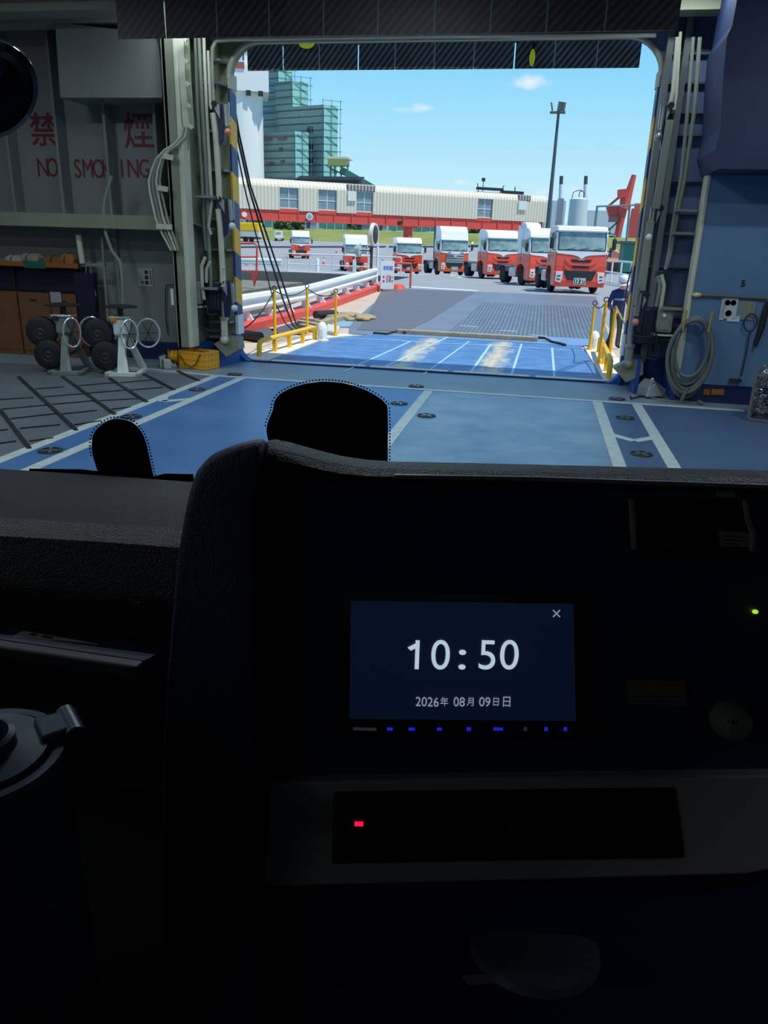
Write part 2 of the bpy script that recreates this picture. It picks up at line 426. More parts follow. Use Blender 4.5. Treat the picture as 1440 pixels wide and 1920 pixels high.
# arched web between box and post
aw = [PY(a, b, 14.2) for a, b in ((304, 183), (318, 192), (327, 215), (333, 250), (335, 300), (352, 300), (352, 60), (288, 62), (298, 90), (303, 130))]
struct(MB().prism(aw, (0, .05, 0)).build('wall_end_web', SHIP))

# right hand panel, its bay
RPX = PY(1328, 315, 14).x
zt_, zb_ = PY(1400, 317, 14).z, PY(1350, 722, 14).z
struct(MB().bx(RPX + .06, 9, 14.0, 14.12, zb_, zt_ + .3).build('wall_end_right', mat('panel paint with blue cast', (88, 122, 156), .55, var=.07, vscale=1.2)))  # blue cast of the light is put into the panel colour
struct(MB().bx(RPX, RPX + .07, 13.98, 14.3, zb_ + .02, zt_).build('trim_10', SHIPL, bevel=.02))  # edge facing the door, its light is put into the pale tone
struct(MB().bx(RPX + .3, 9, 14.02, 15.3, 0, zb_).build('baseboard_right', BLUED))
st = MB()
for py_ in (92, 148, 205, 248, 336, 398, 439, 502, 575, 598, 642):
    z = PY(1275, py_, 14.9).z; st.bx(XR + .02, RPX + 1.0, 15.2, YO, z - .015, z + .015)
    if py_ in (398, 575, 439): st.bx(RPX - .35, RPX + .2, 14.2, 14.5, z - .02, z + .02)
struct(st.build('trim_11', SHIPG))
for px_ in (1237, 1268):
    b_ = PY(px_, 250, 14.85); struct(MB().bx(b_.x - .05, b_.x + .05, 15.0, YO, .5, 6.2).build('trim_12', SHIPG))
fw = MB()
for px_, py_ in ((1190, 738), (1260, 750)):
    g_ = G(px_, py_); fw.bx(g_.x - .03, g_.x + .04, min(g_.y, 15) , YO, 0, .6)
struct(fw.build('trim_13', BLUEB))
# overhead box at the right with its curved flank
YF = 13.0
prof = [(1440, -60), (1372, -60), (1345, 80), (1336, 100), (1330, 165), (1325, 260), (1316, 293), (1328, 316)]
pb = [PY(a, b, 14.0) for a, b in prof]
pts = [(p.x, p.z) for p in pb]
zmin = PY(1400, 317, YF).z
ins = [(9, 7.0), (pts[1][0], 7.0)] + [(p[0], p[1]) for p in pts[2:6]] + [(pts[6][0], zmin + .25), (pts[6][0] + .1, zmin), (9, zmin)]
struct(MB().prism([(x, YF, z) for x, z in ins], (0, 1.4, 0)).build('wall_end_hood', mat('hood paint', (30, 47, 84), .6, var=.1)))

# the warning painted on the left bulkhead
REDP = mat('dark red lettering paint', (112, 28, 42), .6, var=.15, vscale=9)
def wall_text(name, body, px, py, hpx, y, m, sx=1.0, parent=None, bold=0.0):
    c = PY(px, py, y); h = (PY(px, py - hpx / 2, y) - PY(px, py + hpx / 2, y)).length
    return text_obj(name, body, h, frame_m(c + Vector((0, -.008, 0)), (1, 0, 0), (0, 0, 1)), m, parent, .004, 'CENTER', bold, sx)
ns = empty('no_smoking_lettering', PY(170, 300, YB - .01), 0, 'dark red painted no smoking lettering on the shaded grey bulkhead at left', 'lettering')
for body, px, py, h, sx, bd in (('禁', 82, 248, 66, .95, .006), ('煙', 260, 250, 72, .95, .006), ('N', 81, 316, 50, .75, .0), ('O', 99, 316, 50, .65, .0), ('S', 146, 318, 50, .7, .0), ('M', 165, 318, 50, .7, .0), ('O', 185, 318, 50, .65, .0), ('K', 200, 318, 50, .65, .0),
                         ('I', 229, 318, 50, .8, .0), ('N', 250, 318, 50, .75, .0), ('G', 271, 318, 50, .7, .0)):
    o = wall_text('character', body, px, py, h, YB, REDP, sx, None, bd)
    o.data.transform(Matrix.Translation(-ns.location)); o.parent = ns

# ------------------------------------------------ striped height boards
def height_board(name, label, y, xs, z0, z1, m, seamm, seams):
    r = empty(name, ((xs[0] + xs[-1]) / 2, y, z1), 0, label, 'height board')
    for i, (a, b) in enumerate(zip(xs, xs[1:])):
        MB().bx(a + .012 - r.location.x, b - .012 - r.location.x, -.012, .012, z0 - z1, 0).build('striped_panel', m, r)
    for i in seams: MB().bx(xs[i] - .012 - r.location.x, xs[i] + .012 - r.location.x, -.016, .01, z0 - z1, -.03).build('seam_strip', seamm, r)
    MB().bx(xs[0] - r.location.x, xs[-1] - r.location.x, .013, .05, -.06, .02).build('hanger_rail', DSTEEL, r)
    if y > 15:
        for k in (1, 5, 9): MB().bx(xs[k] - .03 - r.location.x, xs[k] + .03 - r.location.x, -.16, .05, .0, .05).build('hanger', DSTEEL, r)
    return r
LB = stripes('low yellow and black stripes in dim tones', (160, 156, 104), (38, 62, 126), (1, 0, -.82), .088, .5, .48, .02, .25)  # dim light is put into the yellow and the black
UB = stripes('high yellow and black stripes in dim tones', (66, 50, 44), (13, 19, 44), (1, 0, -.95), .105, .5, .46, .02, .25)  # deeper dim copy: painted shade turns yellow brown and black navy
lx = [PY(a, 105, 15.75).x for a in (463, 531, 599, 672, 741, 815, 889, 965, 1040, 1119, 1202)]
height_board('height_board', 'striped yellow and black height board hung inside the top of the door opening', 15.75, lx, PY(830, 130, 15.75).z, PY(830, 74, 15.75).z, LB, mat('pale sky gap strip', (200, 215, 220), .4), (2, 4, 5, 6, 8, 9))  # pale strips stand for sky light in the gaps between panels
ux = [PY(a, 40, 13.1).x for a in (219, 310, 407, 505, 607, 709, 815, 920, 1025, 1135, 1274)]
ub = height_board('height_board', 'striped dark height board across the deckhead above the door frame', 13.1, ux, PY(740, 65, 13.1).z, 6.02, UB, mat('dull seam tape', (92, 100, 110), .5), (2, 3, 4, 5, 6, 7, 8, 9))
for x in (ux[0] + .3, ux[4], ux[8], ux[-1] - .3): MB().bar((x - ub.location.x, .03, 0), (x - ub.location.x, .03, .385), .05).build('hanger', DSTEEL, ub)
hb = MB().bx(-7.0, 3.0, 14.3, 14.7, 5.98, 6.4); struct(hb.build('ceiling_beam', SHIPO))
# two glowing yellow green bodies on the header by the boards
GLOWG = emis('yellow green glow', (150, 170, 30), .55)
for px, py, w, h, lab in ((575, 82, .3, .16, 'wide yellow green glowing body above the left half of the low striped board'), (998, 108, .1, .27, 'upright yellow green glowing body in front of the right half of the low striped board')):
    c = PY(px, py, 15.55); r = empty('glow_body', c, 0, lab, 'lamp')
    MB().box((0, .04, 0), (w * .9, .06, h * .9)).build('glow_base', DSTEEL, r)
    MB().sph((0, 0, 0), .5, 12, (w, .12, h)).build('lens', GLOWG, r, True)
    MB().bar((0, .05, h * .3), (0, .1, 6.0 - c.z), .03).build('bracket', DSTEEL, r)

# unseen tube fittings added under the deckhead to brighten the hold
for i, (y, xs_l, pw) in enumerate(((-6, (-9, -2.6, 4.2), FILL_W), (.5, (-9, -2.6, 4.2), FILL_W), (6.8, (-9, -2.6, 4.2), FILL_W), (9.6, (-9, -2.6, 4.2), FILL_W), (13.6, (-6.0, -2.2, 1.9), FILL_W * .42))):
    for j, x in enumerate(xs_l):
        r = empty('added_fill_lamp', (x, y, 6.4), 0, 'added twin tube fill lamp on the deckhead, out of view', 'lamp', 'added fill lamps of the car deck')
        MB().bx(-.65, .65, -.14, .14, -.12, 0).build('fill_housing', SHIPL, r, bevel=.02)
        for dy in (-.06, .06): MB().cyl((-.6, dy, -.14), (.6, dy, -.14), .02, None, 8).build('fill_tube', emis('fill tube glow', (235, 244, 255), 3.0), r, True)
        la = bpy.data.lights.new('fill_light', 'AREA'); la.shape = 'RECTANGLE'; la.size = 1.2; la.size_y = .24; la.energy = pw; la.color = FILL_COL
        lo = bpy.data.objects.new('fill_light', la); COL.objects.link(lo); lo.parent = r; lo.location = (0, 0, -.18)

# ================================================================== THINGS IN THE HOLD
# lashing pots in the deck
def lashing_pot(loc, label, rz):
    r = empty('lashing_pot', loc, rz, label, 'lashing point', 'lashing pots sunk in the deck')
    MB().lathe([(.0, .001), (.125, .001), (.125, .006), (0, .006)], seg=20).build('pot_bowl', BLACK, r)
    MB().lathe([(.12, .003), (.12, .013), (.14, .013), (.145, .002)], seg=20).build('rim', DSTEEL, r, True)
    b = MB(); b.bar((-.115, 0, .012), (.115, 0, .012), .028, .012); b.bar((0, -.115, .012), (0, .115, .012), .028, .012); b.build('cross_bar', STEEL, r)
    return r
for (x, y), lab, a in (((-5.51, 7.85), 'round lashing pot on the left lane nearest the truck', .5), ((-5.53, 9.81), 'round lashing pot on the left lane half hidden above the narrow black windscreen patch', .7),
                    ((-5.54, 12.05), 'round lashing pot on the left lane beyond the chevron', .4), ((-5.53, 13.72), 'round lashing pot beyond the white line near the yellow crate', .8),
                    ((-2.06, 12.06), 'round lashing pot just left of the middle lane line', .5), ((-2.04, 13.72), 'round lashing pot beyond the white line near the middle of the door', .6),
                    ((-1.5, 11.28), 'round lashing pot just right of the middle lane line', .9), ((1.5, 13.75), 'round lashing pot beyond the white line at the right end of the door', .3),
                    ((1.48, 12.15), 'round lashing pot in the right lane beyond the chevron', .7), ((1.47, 9.91), 'round lashing pot in the right lane nearest the truck', .6)):
    lashing_pot((x, y, 0.001), lab, a)

# pipes in the two bays
def pipe(pts, r, label, m=PIPE, clips=(), name='pipe', cat='pipe', group=None):
    pts = [Vector(p) for p in pts]
    o = MB().tube(pts, r, 8).build(name, m, smooth=True); tag(o, label, cat, group)
    return o
def vp(px0, py0, px1, py1, y): return PY(px0, py0, y), PY(px1, py1, y)
def pp(y, *xy): return [PY(xy[i], xy[i + 1], y) for i in range(0, len(xy), 2)]
LB_, RB_ = 'pipes in the left bay', 'pipes in the right bay'
pipe(pp(14.6, 366, 70, 370, 200, 378, 330, 382, 420, 386, 470), .03, 'thin grey pipe running down the left bay beside the cable ladder', PIPE, group=LB_)
pipe(pp(14.5, 373, 60, 379, 200, 387, 330, 391, 440, 396, 545), .035, 'grey pipe second from the cable ladder in the left bay', PIPE, group=LB_)
pipe(pp(14.45, 382, 65, 387, 200, 394, 330, 397, 380, 391, 425, 396, 440), .03, 'cream pipe with a kink in the middle of the left bay', PIPEL, group=LB_)
pipe(pp(14.5, 390, 95, 394, 195, 396, 205), .025, 'short cream pipe ending at the top left door cleat', PIPEL, group=LB_)
pipe(pp(14.9, 400, 200, 397, 130, 398, 90, 405, 77, 430, 74, 600, 70, 830, 67, 1100, 68, 1230, 66), .035, 'cream pipe bending over the top of the door opening', PIPEL)
pipe(pp(14.35, 385, 482, 378, 498, 379, 535, 383, 562), .035, 'bent cream pipe at left of the pair above the motor', PIPEL, group=LB_)
pipe(pp(14.4, 394, 490, 387, 505, 387, 530), .03, 'bent cream pipe at right of the pair above the motor', PIPEL, group=LB_)
pipe(pp(14.35, 399, 212, 404, 250, 410, 340, 411, 374), .055, 'stout cream pipe between the upper two left door cleats', PIPEL, group=LB_)
pipe(pp(14.35, 409, 392, 413, 430, 417, 500, 419, 538), .055, 'stout cream pipe between the lower two left door cleats', PIPEL, group=LB_)
pipe(pp(14.5, 1300, 70, 1290, 200, 1278, 330, 1262, 420, 1255, 470, 1248, 505), .03, 'grey pipe at left in the right bay', PIPE, group=RB_)
pipe(pp(14.5, 1312, 70, 1303, 200, 1285, 330, 1267, 420, 1258, 470, 1250, 500), .035, 'grey pipe at right in the right bay', PIPE, group=RB_)
pipe(pp(14.6, 1270, 70, 1262, 170, 1256, 200), .035, 'cream pipe coming down from the header in the right bay', PIPEL, group=RB_)
pipe(pp(14.6, 1276, 60, 1268, 180, 1264, 206), .025, 'thin cream pipe next to the header pipe in the right bay', PIPEL, group=RB_)
pipe(pp(14.4, 1232, 518, 1237, 530, 1236, 545, 1230, 575), .03, 'bent grey pipe at left above the switch box in the right bay', PIPE, group=RB_)
pipe(pp(14.4, 1240, 515, 1245, 535, 1240, 570, 1233, 610), .035, 'bent cream pipe at right above the switch box in the right bay', PIPEL, group=RB_)
# big round post pipe and cable ladder at the left
pipe(pp(14.42, 316, 66, 319, 100, 322, 190, 326, 225), .09, 'thick pale vertical duct beside the left overhead box', SHIP, name='duct', cat='duct')
cl = empty('cable_ladder', PY(350, 150, 14.0), 0, 'cream cable ladder with short rungs down the left bay', 'cable ladder')
a = [p - cl.location for p in pp(14.0, 338, 66, 343, 150, 349, 225, 351, 238)]; b = [p - cl.location for p in pp(14.0, 350, 66, 354, 150, 359, 225, 360, 240)]
m_ = MB()
for q, r in zip(a, a[1:]): m_.bar(q, r, .12, .03, (0, 1, 0))
m_.build('side_rail', PIPEL, cl)
m_ = MB()
for q, r in zip(b, b[1:]): m_.bar(q, r, .07, .05, (0, 1, 0))
m_.build('side_rail', SHIPO, cl)
for py_ in (74, 115, 158, 199, 238):
    q, r = PY(341 + (py_ - 66) * .075, py_ - 3, 13.9), PY(350 + (py_ - 66) * .06, py_ + 3, 13.9)
    MB().bar(q - cl.location, r - cl.location, .05, .05).build('rung', PIPEL, cl)
for i, lab in enumerate(('outermost', 'second', 'third', 'innermost')):
    d = i * 3.6
    pipe(pp(13.9, 344 + d, 238, 340 + d, 256, 325 + d, 272, 308 + d, 282, 293 + d * 1.3, 298, 284 + d * 1.6, 320, 279 + d * 1.9, 340, 281 + d * 2, 360, 292 + d * 2, 410, 305 + d * 1.8, 440, 321 + d * 1.2, 470), .022,
         'grey cable sweeping away from the cable ladder, %s of the four' % lab, (PIPEL, PIPE, PIPEL, PIPE)[i], name='cable', cat='cable', group='cables leaving the ladder')
for q, lab in (((306, 292, 324, 296), 'pale cable bracket at the top bend of the swept cables'), ((296, 352, 314, 355), 'pale cable bracket in the middle of the swept cables'), ((294, 424, 322, 426), 'dull cable bracket where the swept cables pass the ledge')):
    o = MB().bar(PY(q[0], q[1], 13.85), PY(q[2], q[3], 13.85), .05, .09).build('cable_bracket', PIPEL); tag(o, lab, 'bracket', 'cable brackets')
pipe(pp(14.3, 209, 330, 196, 375, 194, 395, 199, 440, 210, 470, 225, 490, 229, 520, 232, 600, 236, 680), .035, 'long grey pipe down the left bulkhead behind the trestles', PIPE)

# door cleats
def cleat(px, py, y, side, label, knob, lever=True):
    r = empty('door_cleat', PY(px, py, y), 0, label, 'door cleat')
    s = side * (1 if side > 0 else .55)
    MB().prism([(-.08 * s, 0, .10), (.16 * s, 0, .08), (.2 * s, 0, -.12), (.13 * s, 0, -.55), (.02 * s, 0, -.62), (-.02 * s, 0, -.1)], (0, .2, 0)).build('housing', NAVY, r, bevel=.015)
    MB().prism([(-.01 * s, -.03, .1), (.10 * s, -.03, .04), (.10 * s, -.03, -.18), (.0 * s, -.03, -.02)], (0, .03, 0)).build('guide_plate', mat('galvanised plate', (150, 160, 170), .4, .3), r)
    MB().cyl((.2 * s, -.02, .05), (.22 * s, -.02, -.3), .035).build('rod', STEEL, r, True)
    if lever: MB().cyl((.28 * s, -.05, .08), (.28 * s, -.05, -.28), .018).build('lever', STEEL, r, True)
    MB().sph((.25 * s, -.05, -.4), .065, 10).build('roller', knob, r, True)
    MB().lathe([(.05, -.03), (.05, .03)], (0, -.02, .06), 12, Matrix.Rotation(pi / 2, 3, 'X')).build('pivot_pin', BLACK, r)
    return r
PINK = mat('faded red roller', (220, 130, 110), .5); OFFW = mat('worn white roller', (215, 218, 215), .4)
cleat(403, 202, 14.35, 1, 'dark hydraulic door cleat with a red roller at the top of the left jamb', PINK)
cleat(412, 380, 14.35, 1, 'dark hydraulic door cleat with a white roller half way up the left jamb', OFFW)
cleat(417, 536, 14.35, 1, 'dark hydraulic door cleat with a white roller low on the left jamb by the motor', OFFW)
cleat(1257, 206, 14.35, -1, 'dark hydraulic door cleat with a steel roller at the top of the right jamb', STEEL)
cleat(1238, 398, 14.35, -1, 'dark hydraulic door cleat with a white roller half way up the right jamb', OFFW)
cleat(1212, 560, 14.35, -1, 'dark hydraulic door cleat with a pale red roller low on the right jamb', PINK)
# pale guide rails on the right jamb
for (x0, y0, x1, y1), lab in (((1256, 225, 1230, 392), 'long pale flat guide rail between the upper right door cleats'), ((1220, 415, 1203, 545), 'pale flat guide rail between the lower right door cleats')):
    o = MB().bar(PY(x0, y0, 14.3), PY(x1, y1, 14.3), .12, .06, (0, 1, 0)).build('guide_rail', PIPE, bevel=.006); tag(o, lab, 'rail', 'guide rails on the right jamb')
o = MB().bar(PY(1196, 535, 14.25), PY(1191, 572, 14.25), .03, .03, (0, 1, 0)).build('handle_rod', STEEL); tag(o, 'short bright vertical handle rod low on the right jamb', 'handle')
# motors, switch boxes
def motor_box(px, py, y, w, h, d, label, m=NAVY):
    c = PY(px, py, y); r = empty('motor_box', c, 0, label, 'motor')
    MB().box((0, d / 2, 0), (w, d, h)).build('casing', m, r, bevel=.03)
    f = MB()
    for k in range(5): f.box((-w * .3 + k * w * .15, -.01, 0), (.02, .02, h * .7))
    f.build('cooling_rib', DSTEEL, r)
    MB().cyl((w * .3, d * .4, -h / 2), (w * .3, d * .4, -h * .5 - .15), .04).build('coupling', DSTEEL, r, True)
    return r
motor_box(398, 555, 14.5, .5, .55, .5, 'dark blue motor housing on its shelf in the left bay')
motor_box(1214, 612, 14.5, .5, .62, .5, 'dark blue motor housing in the right bay')
motor_box(1240, 515, 14.5, .16, .14, .2, 'small dark valve block on the pipes of the right bay')
def switch_box(px, py, label):
    c = PY(px, py, 14.3); r = empty('switch_box', c, 0, label, 'switch box')
    MB().box((0, .08, 0), (.26, .16, .42)).build('casing', PIPE, r, bevel=.02)
    MB().box((0, -.012, -.02), (.18, .03, .3)).build('cover', mat('switch cover grey', (120, 130, 125), .4), r, bevel=.015)
    MB().cyl((-.03, -.01, .08), (-.03, -.06, .08), .03).build('knob', OFFW, r, True)
    MB().box((0, .1, -.26), (.34, .2, .03)).build('bracket', PIPEL, r)
switch_box(1247, 600, 'grey push button switch box on the stiffener in the right bay')
switch_box(363, 549, 'pale push button switch box beside the post in the left bay')
# pedestals with ram at the bay feet
def ram(px0, py0, px1, py1, y, label, m=PIPEL):
    a, b = PY(px0, py0, y), PY(px1, py1, y); r = empty('hydraulic_ram', b, 0, label, 'hydraulic ram')
    a = a - b
    MB().tube([(0, 0, 0), a * .55], .065, 12).build('cylinder', m, r, True)
    MB().tube([a * .5, a], .04, 10).build('piston_rod', STEEL, r, True)
    MB().sph((0, 0, -.02), .09, 10).build('lower_eye', m, r, True)
    MB().lathe([(.085, -.03), (.085, .03)], tuple(a * .55), 12).build('gland', STEEL, r, True)
    MB().prism([(-.25, .05, -.12), (.0, .05, .03), (.25, .05, .02), (.28, .05, -.2), (0, .05, -.36)], (0, .3, 0)).build('bracket', SHIP, r)
ram(419, 565, 421, 635, 14.4, 'cream hydraulic ram at the foot of the left jamb above the crate')
ram(1184, 622, 1179, 680, 14.4, 'grey hydraulic ram at the foot of the right jamb', PIPE)
lp = MB().tube(pp(14.3, 415, 502, 422, 502), .02, 8); lp.tube(pp(14.3, 415, 527, 422, 525), .02, 8); lp.tube(pp(14.3, 415, 500, 415, 530), .025, 8)
o = lp.build('grab_handle', PIPEL, smooth=True); tag(o, 'cream grab handle beside the hazard bands of the left jamb', 'handle')
for q, lab in (((382, 572, 377, 600, 378, 612, 392, 620, 415, 620), 'black hose loop below the motor of the left bay'), ((388, 574, 390, 588, 396, 590, 408, 589), 'short black hose between motor and ram in the left bay'),
               ((1225, 622, 1223, 632, 1210, 632, 1185, 630), 'short black hose between motor and ram in the right bay'), ((1228, 610, 1232, 640, 1235, 660, 1230, 675, 1215, 672, 1188, 665), 'long black hose loop hanging in the right bay')):
    pipe(pp(14.25, *q), .016, lab, BLACK, name='hose', cat='hose', group='black hoses of the door gear')

# yellow crate
cr = empty('plastic_crate', (0, 0, 0), 0, 'yellow ribbed plastic crate standing at the foot of the left post', 'crate')
c0, c1, c2 = G(386, 695), G(343, 690), G(406, 684)
YC = mat('crate yellow plastic', (236, 172, 44), .45, var=.08)
ux_, uy_ = (c1 - c0), (c2 - c0); ux_.normalize(); uy_ = Vector((-ux_.y, ux_.x, 0)); uy_ = uy_ if uy_.dot(c2 - c0) > 0 else -uy_
Lx, Ly, Hc = .62, .42, .33
cr.location = c0; cr.rotation_euler = (0, 0, math.atan2(ux_.y, ux_.x)); sgn = 1 if Vector((-ux_.y, ux_.x, 0)).dot(uy_) > 0 else -1
m_ = MB(); Y_ = sgn * Ly
m_.bx(0, Lx, 0, Y_, 0, .015)
for (x0, x1, y0, y1) in ((0, Lx, 0, sgn * .015), (0, Lx, Y_ - sgn * .015, Y_), (0, .015, 0, Y_), (Lx - .015, Lx, 0, Y_)): m_.bx(x0, x1, y0, y1, 0, Hc)
m_.build('crate_body', YC, cr)
m_ = MB()
for z in (Hc - .02, .19, .09):
    m_.bx(-.012, Lx + .012, -sgn * .012, 0, z - .012, z + .012); m_.bx(-.012, 0, -sgn * .012, Y_, z - .012, z + .012)
for k in range(7): m_.bx(Lx * k / 6 - .008, Lx * k / 6 + .008, -sgn * .012, 0, 0, Hc)
for k in range(5): m_.bx(-.012, 0, Y_ * k / 4 - .008, Y_ * k / 4 + .008, 0, Hc)
m_.build('rib', YC, cr)
m_ = MB(); m_.bx(-.015, Lx + .015, -sgn * .015, sgn * .01, Hc - .01, Hc + .012); m_.bx(-.015, .01, 0, Y_, Hc - .01, Hc + .012); m_.bx(Lx - .01, Lx + .015, 0, Y_, Hc - .01, Hc + .012); m_.bx(0, Lx, Y_ - sgn * .01, Y_ + sgn * .015, Hc - .01, Hc + .012)
m_.build('rim', YC, cr)
o = MB().tube([c0 + ux_ * a + uy_ * b_ + Vector((0, 0, z)) for a, b_, z in ((.6, -.03, .26), (.45, -.05, .10), (.3, -.045, .04), (.2, -.04, .12), (.1, -.03, .3), (.12, .1, .35), (.3, .2, .3))], .012, 8).build('air_hose', mat('brown hose', (92, 60, 34), .6), smooth=True)
tag(o, 'thin brown hose looped over the side of the yellow crate', 'hose')
# chocks beside the crate and an orange reel
CH = mat('chock white', (176, 178, 176), .6, var=.1)
for px, py, s, rz, lab in ((300, 690, 1.0, .6, 'white wheel chock standing up behind the trestle, left of the pair'), (322, 692, .8, 2.2, 'white wheel chock lying flat, right of the pair by the crate')):
    p = G(px, py); r = empty('wheel_chock', p, rz, lab, 'wheel chock', 'white wheel chocks')
    MB().prism([(0, 0, 0), (.34 * s, 0, 0), (.30 * s, 0, .1 * s), (.12 * s, 0, .24 * s), (0, 0, .2 * s)], (0, .18 * s, 0)).build('chock_body', CH, r, bevel=.012)
    MB().prism([(.125 * s, -.006, .235 * s), (.30 * s, -.006, .105 * s), (.28 * s, -.006, .07 * s), (.1 * s, -.006, .2 * s)], (0, .19 * s, 0)).build('rubber_tread', DSTEEL, r)
p = G(328, 684); r = empty('cable_reel', p + Vector((0, 0, .16)), .4, 'orange cable reel on its side between the chocks and the crate', 'cable reel')
RX = Matrix.Rotation(pi / 2, 3, 'Y')
MB().lathe([(.05, -.12), (.15, -.12), (.15, -.1), (.1, -.1), (.1, .1), (.15, .1), (.15, .12), (.05, .12)], seg=20, R=RX).build('drum', ORANGE, r, True)
MB().lathe([(.1, -.09), (.13, -.06), (.13, .06), (.1, .09)], seg=20, R=RX).build('wound_cable', YEL, r, True)

# trailer trestles
def trestle(px, py, rz, label, light):
    r = empty('trailer_trestle', G(px, py), rz, label, 'trailer trestle')
    LG = mat('trestle pale paint', (206, 216, 210), .35, var=.12, vscale=6) if light else mat('trestle dull paint', (110, 122, 120), .45, var=.2, vscale=6)
    base = MB(); base.bx(-.3, .42, -.05, .04, 0, .09); base.bx(-.3, -.2, -.05, .75, 0, .08); base.bx(.32, .42, -.05, .75, 0, .08); base.bx(-.3, .42, .7, .78, 0, .08)
    base.build('base_frame', LG, r, bevel=.01)
    for sx, y0 in ((-.04, 0.02), (.3, .7)):
        MB().prism([(sx - .02, y0, .06), (sx + .13, y0, .06), (.13, .3 + y0 * .1, .95), (-.02, .3 + y0 * .1, .95)], (0, .1, 0)).build('leg', LG, r, bevel=.01)
    MB().prism([(.1, -.02, .05), (.19, -.02, .05), (.08, .26, .62), (.0, .26, .62)], (0, .06, 0)).build('leg', LG, r, bevel=.008)
    MB().box((.04, .36, 1.0), (.3, .34, .36)).build('head', LG, r, bevel=.05)
    MB().box((.04, .36, 1.2), (.42, .4, .05)).build('cap_plate', mat('bare cap steel', (200, 205, 205), .3, .6), r, bevel=.008)
    MB().cyl((.04, .36, 1.2), (.04, .36, 1.42), .06).build('screw_column', DSTEEL, r, True)
    MB().lathe([(0, 0), (.36, 0), (.37, .02), (.2, .05), (.0, .06)], (.04, .36, 1.4), 20).build('saddle_plate', DSTEEL, r, True)
    r.scale = (.86, .86, .86)
    R_ = Matrix.Rotation(pi / 2 - .35, 3, 'X') @ Matrix.Rotation(.35, 3, 'Y')
    for cx_, cy_, nm in ((.22, .2, 1), (.55, .5, 2)):
        w = MB(); w.tube([Vector((cx_, cy_, .86)) + Vector((.25 * math.cos(t) * (.6 if nm == 1 else .9), .1 * math.cos(t), .3 * math.sin(t))) for t in [2 * pi * k / 28 for k in range(28)]], .022, 8, closed=True)
        w.build('hand_wheel', mat('bright wheel rim', (225, 228, 228), .2, .7), r, True)
        w = MB()
        for k in range(3):
            t = k * pi / 3; d = Vector((.25 * math.cos(t) * (.6 if nm == 1 else .9), .1 * math.cos(t), .3 * math.sin(t))); w.bar(Vector((cx_, cy_, .86)) - d, Vector((cx_, cy_, .86)) + d, .012)
        w.build('wheel_spoke', BLACK, r)
    MB().lathe([(.12, -.11), (.26, -.11), (.31, -.08), (.31, .08), (.26, .11), (.12, .11)], (-.32, .35, .38), 24, Matrix.Rotation(pi / 2, 3, 'X')).build('tyre', BLACK, r, True)
    MB().lathe([(.12, -.11), (.26, -.11), (.31, -.08), (.31, .08), (.26, .11), (.12, .11)], (-.45, .4, .85), 24, Matrix.Rotation(pi / 2, 3, 'X')).build('tyre', BLACK, r, True)
    for hx, hy, hz in ((-.32, .35, .38), (-.45, .4, .85)): MB().lathe([(0, .09), (.05, .12), (.11, .10), (.14, .115), (.15, .09)], (hx, hy, hz), 20, Matrix.Rotation(pi / 2, 3, 'X')).build('tyre_rim', DSTEEL, r, True)
    MB().bar((-.3, .3, .3), (.1, .35, .9), .08).build('brace', DSTEEL, r)
    MB().bar((.3, .7, .5), (-.1, .4, .3), .05).build('brace', DSTEEL, r)
    MB().bar((-.14, .2, 1.16), (-.02, .2, 1.16), .1).build('lamp_bracket', ORANGE if light else DSTEEL, r, bevel=.02)
    return r
trestle(225, 706, .3, 'pale steel trailer trestle with bright hand wheels, nearer the yellow crate', True)
trestle(118, 703, .3, 'dull steel trailer trestle with a hand wheel, in front of the tan boxes', False)

# workshop recess at the left: shelf, boxes, poles; recess shade is put into the tan, orange and navy
yW = 14.75
z_ = PY(70, 494, 14.6).z; xw0, xw1 = PY(0, 494, 14.6).x - 1.2, PY(152, 494, 14.6).x
SHO = mat('dull orange edge', (150, 86, 30), .5, var=.12)
sh = empty('tool_shelf', ((xw0 + xw1) / 2, 14.6, 0), 0, 'shelf with an orange front edge in the dark workshop recess at left', 'shelf')
hw = (xw1 - xw0) / 2
MB().bx(-hw, hw, -.1, .38, z_ - .03, z_ - .005).build('shelf_board', RUST, sh)
MB().bx(-hw, hw, -.13, -.1, z_ - .06, z_ + .03).build('front_edge', SHO, sh)
for x in (-hw + .05, -.2, hw - .05): MB().bx(x - .03, x + .03, .2, .26, 0, z_ - .03).build('upright', DSTEEL, sh)
for px, w, h, m_, lab in ((32, .34, .16, (150, 150, 150), 'pale grey bundle on the tool shelf, leftmost'), (62, .42, .2, (140, 132, 112), 'beige bag on the tool shelf beside the teal cloth'), (105, .36, .17, (120, 78, 44), 'brown carton on the tool shelf, third from left'), (132, .3, .22, (146, 96, 52), 'tan folded bag at the right end of the tool shelf')):
    p = PY(px, 490, 14.62); r = empty('shelf_parcel', (p.x, 14.62, z_ - .003), random.uniform(-.2, .2), lab, 'parcel', 'parcels on the tool shelf')
    mm = mat('parcel %d' % px, m_, .8, var=.2)
    MB().loft([[(-w / 2, -.12, 0), (w / 2, -.12, 0), (w / 2, .14, 0), (-w / 2, .14, 0)], [(-w / 2 - .02, -.13, h * .6), (w / 2 + .02, -.12, h * .55), (w / 2, .14, h * .6), (-w / 2, .14, h * .6)], [(-w / 3, -.06, h), (w / 4, -.05, h * .9), (w / 4, .08, h), (-w / 3, .08, h)]]).build('wrapping', mm, r, bevel=.02)
    MB().tube([(-w * .1, -.135, 0), (-w * .1, -.145, h * .55), (-w * .1, -.03, h), (-w * .1, .1, h)], .008, 6).build('tie', DSTEEL, r)
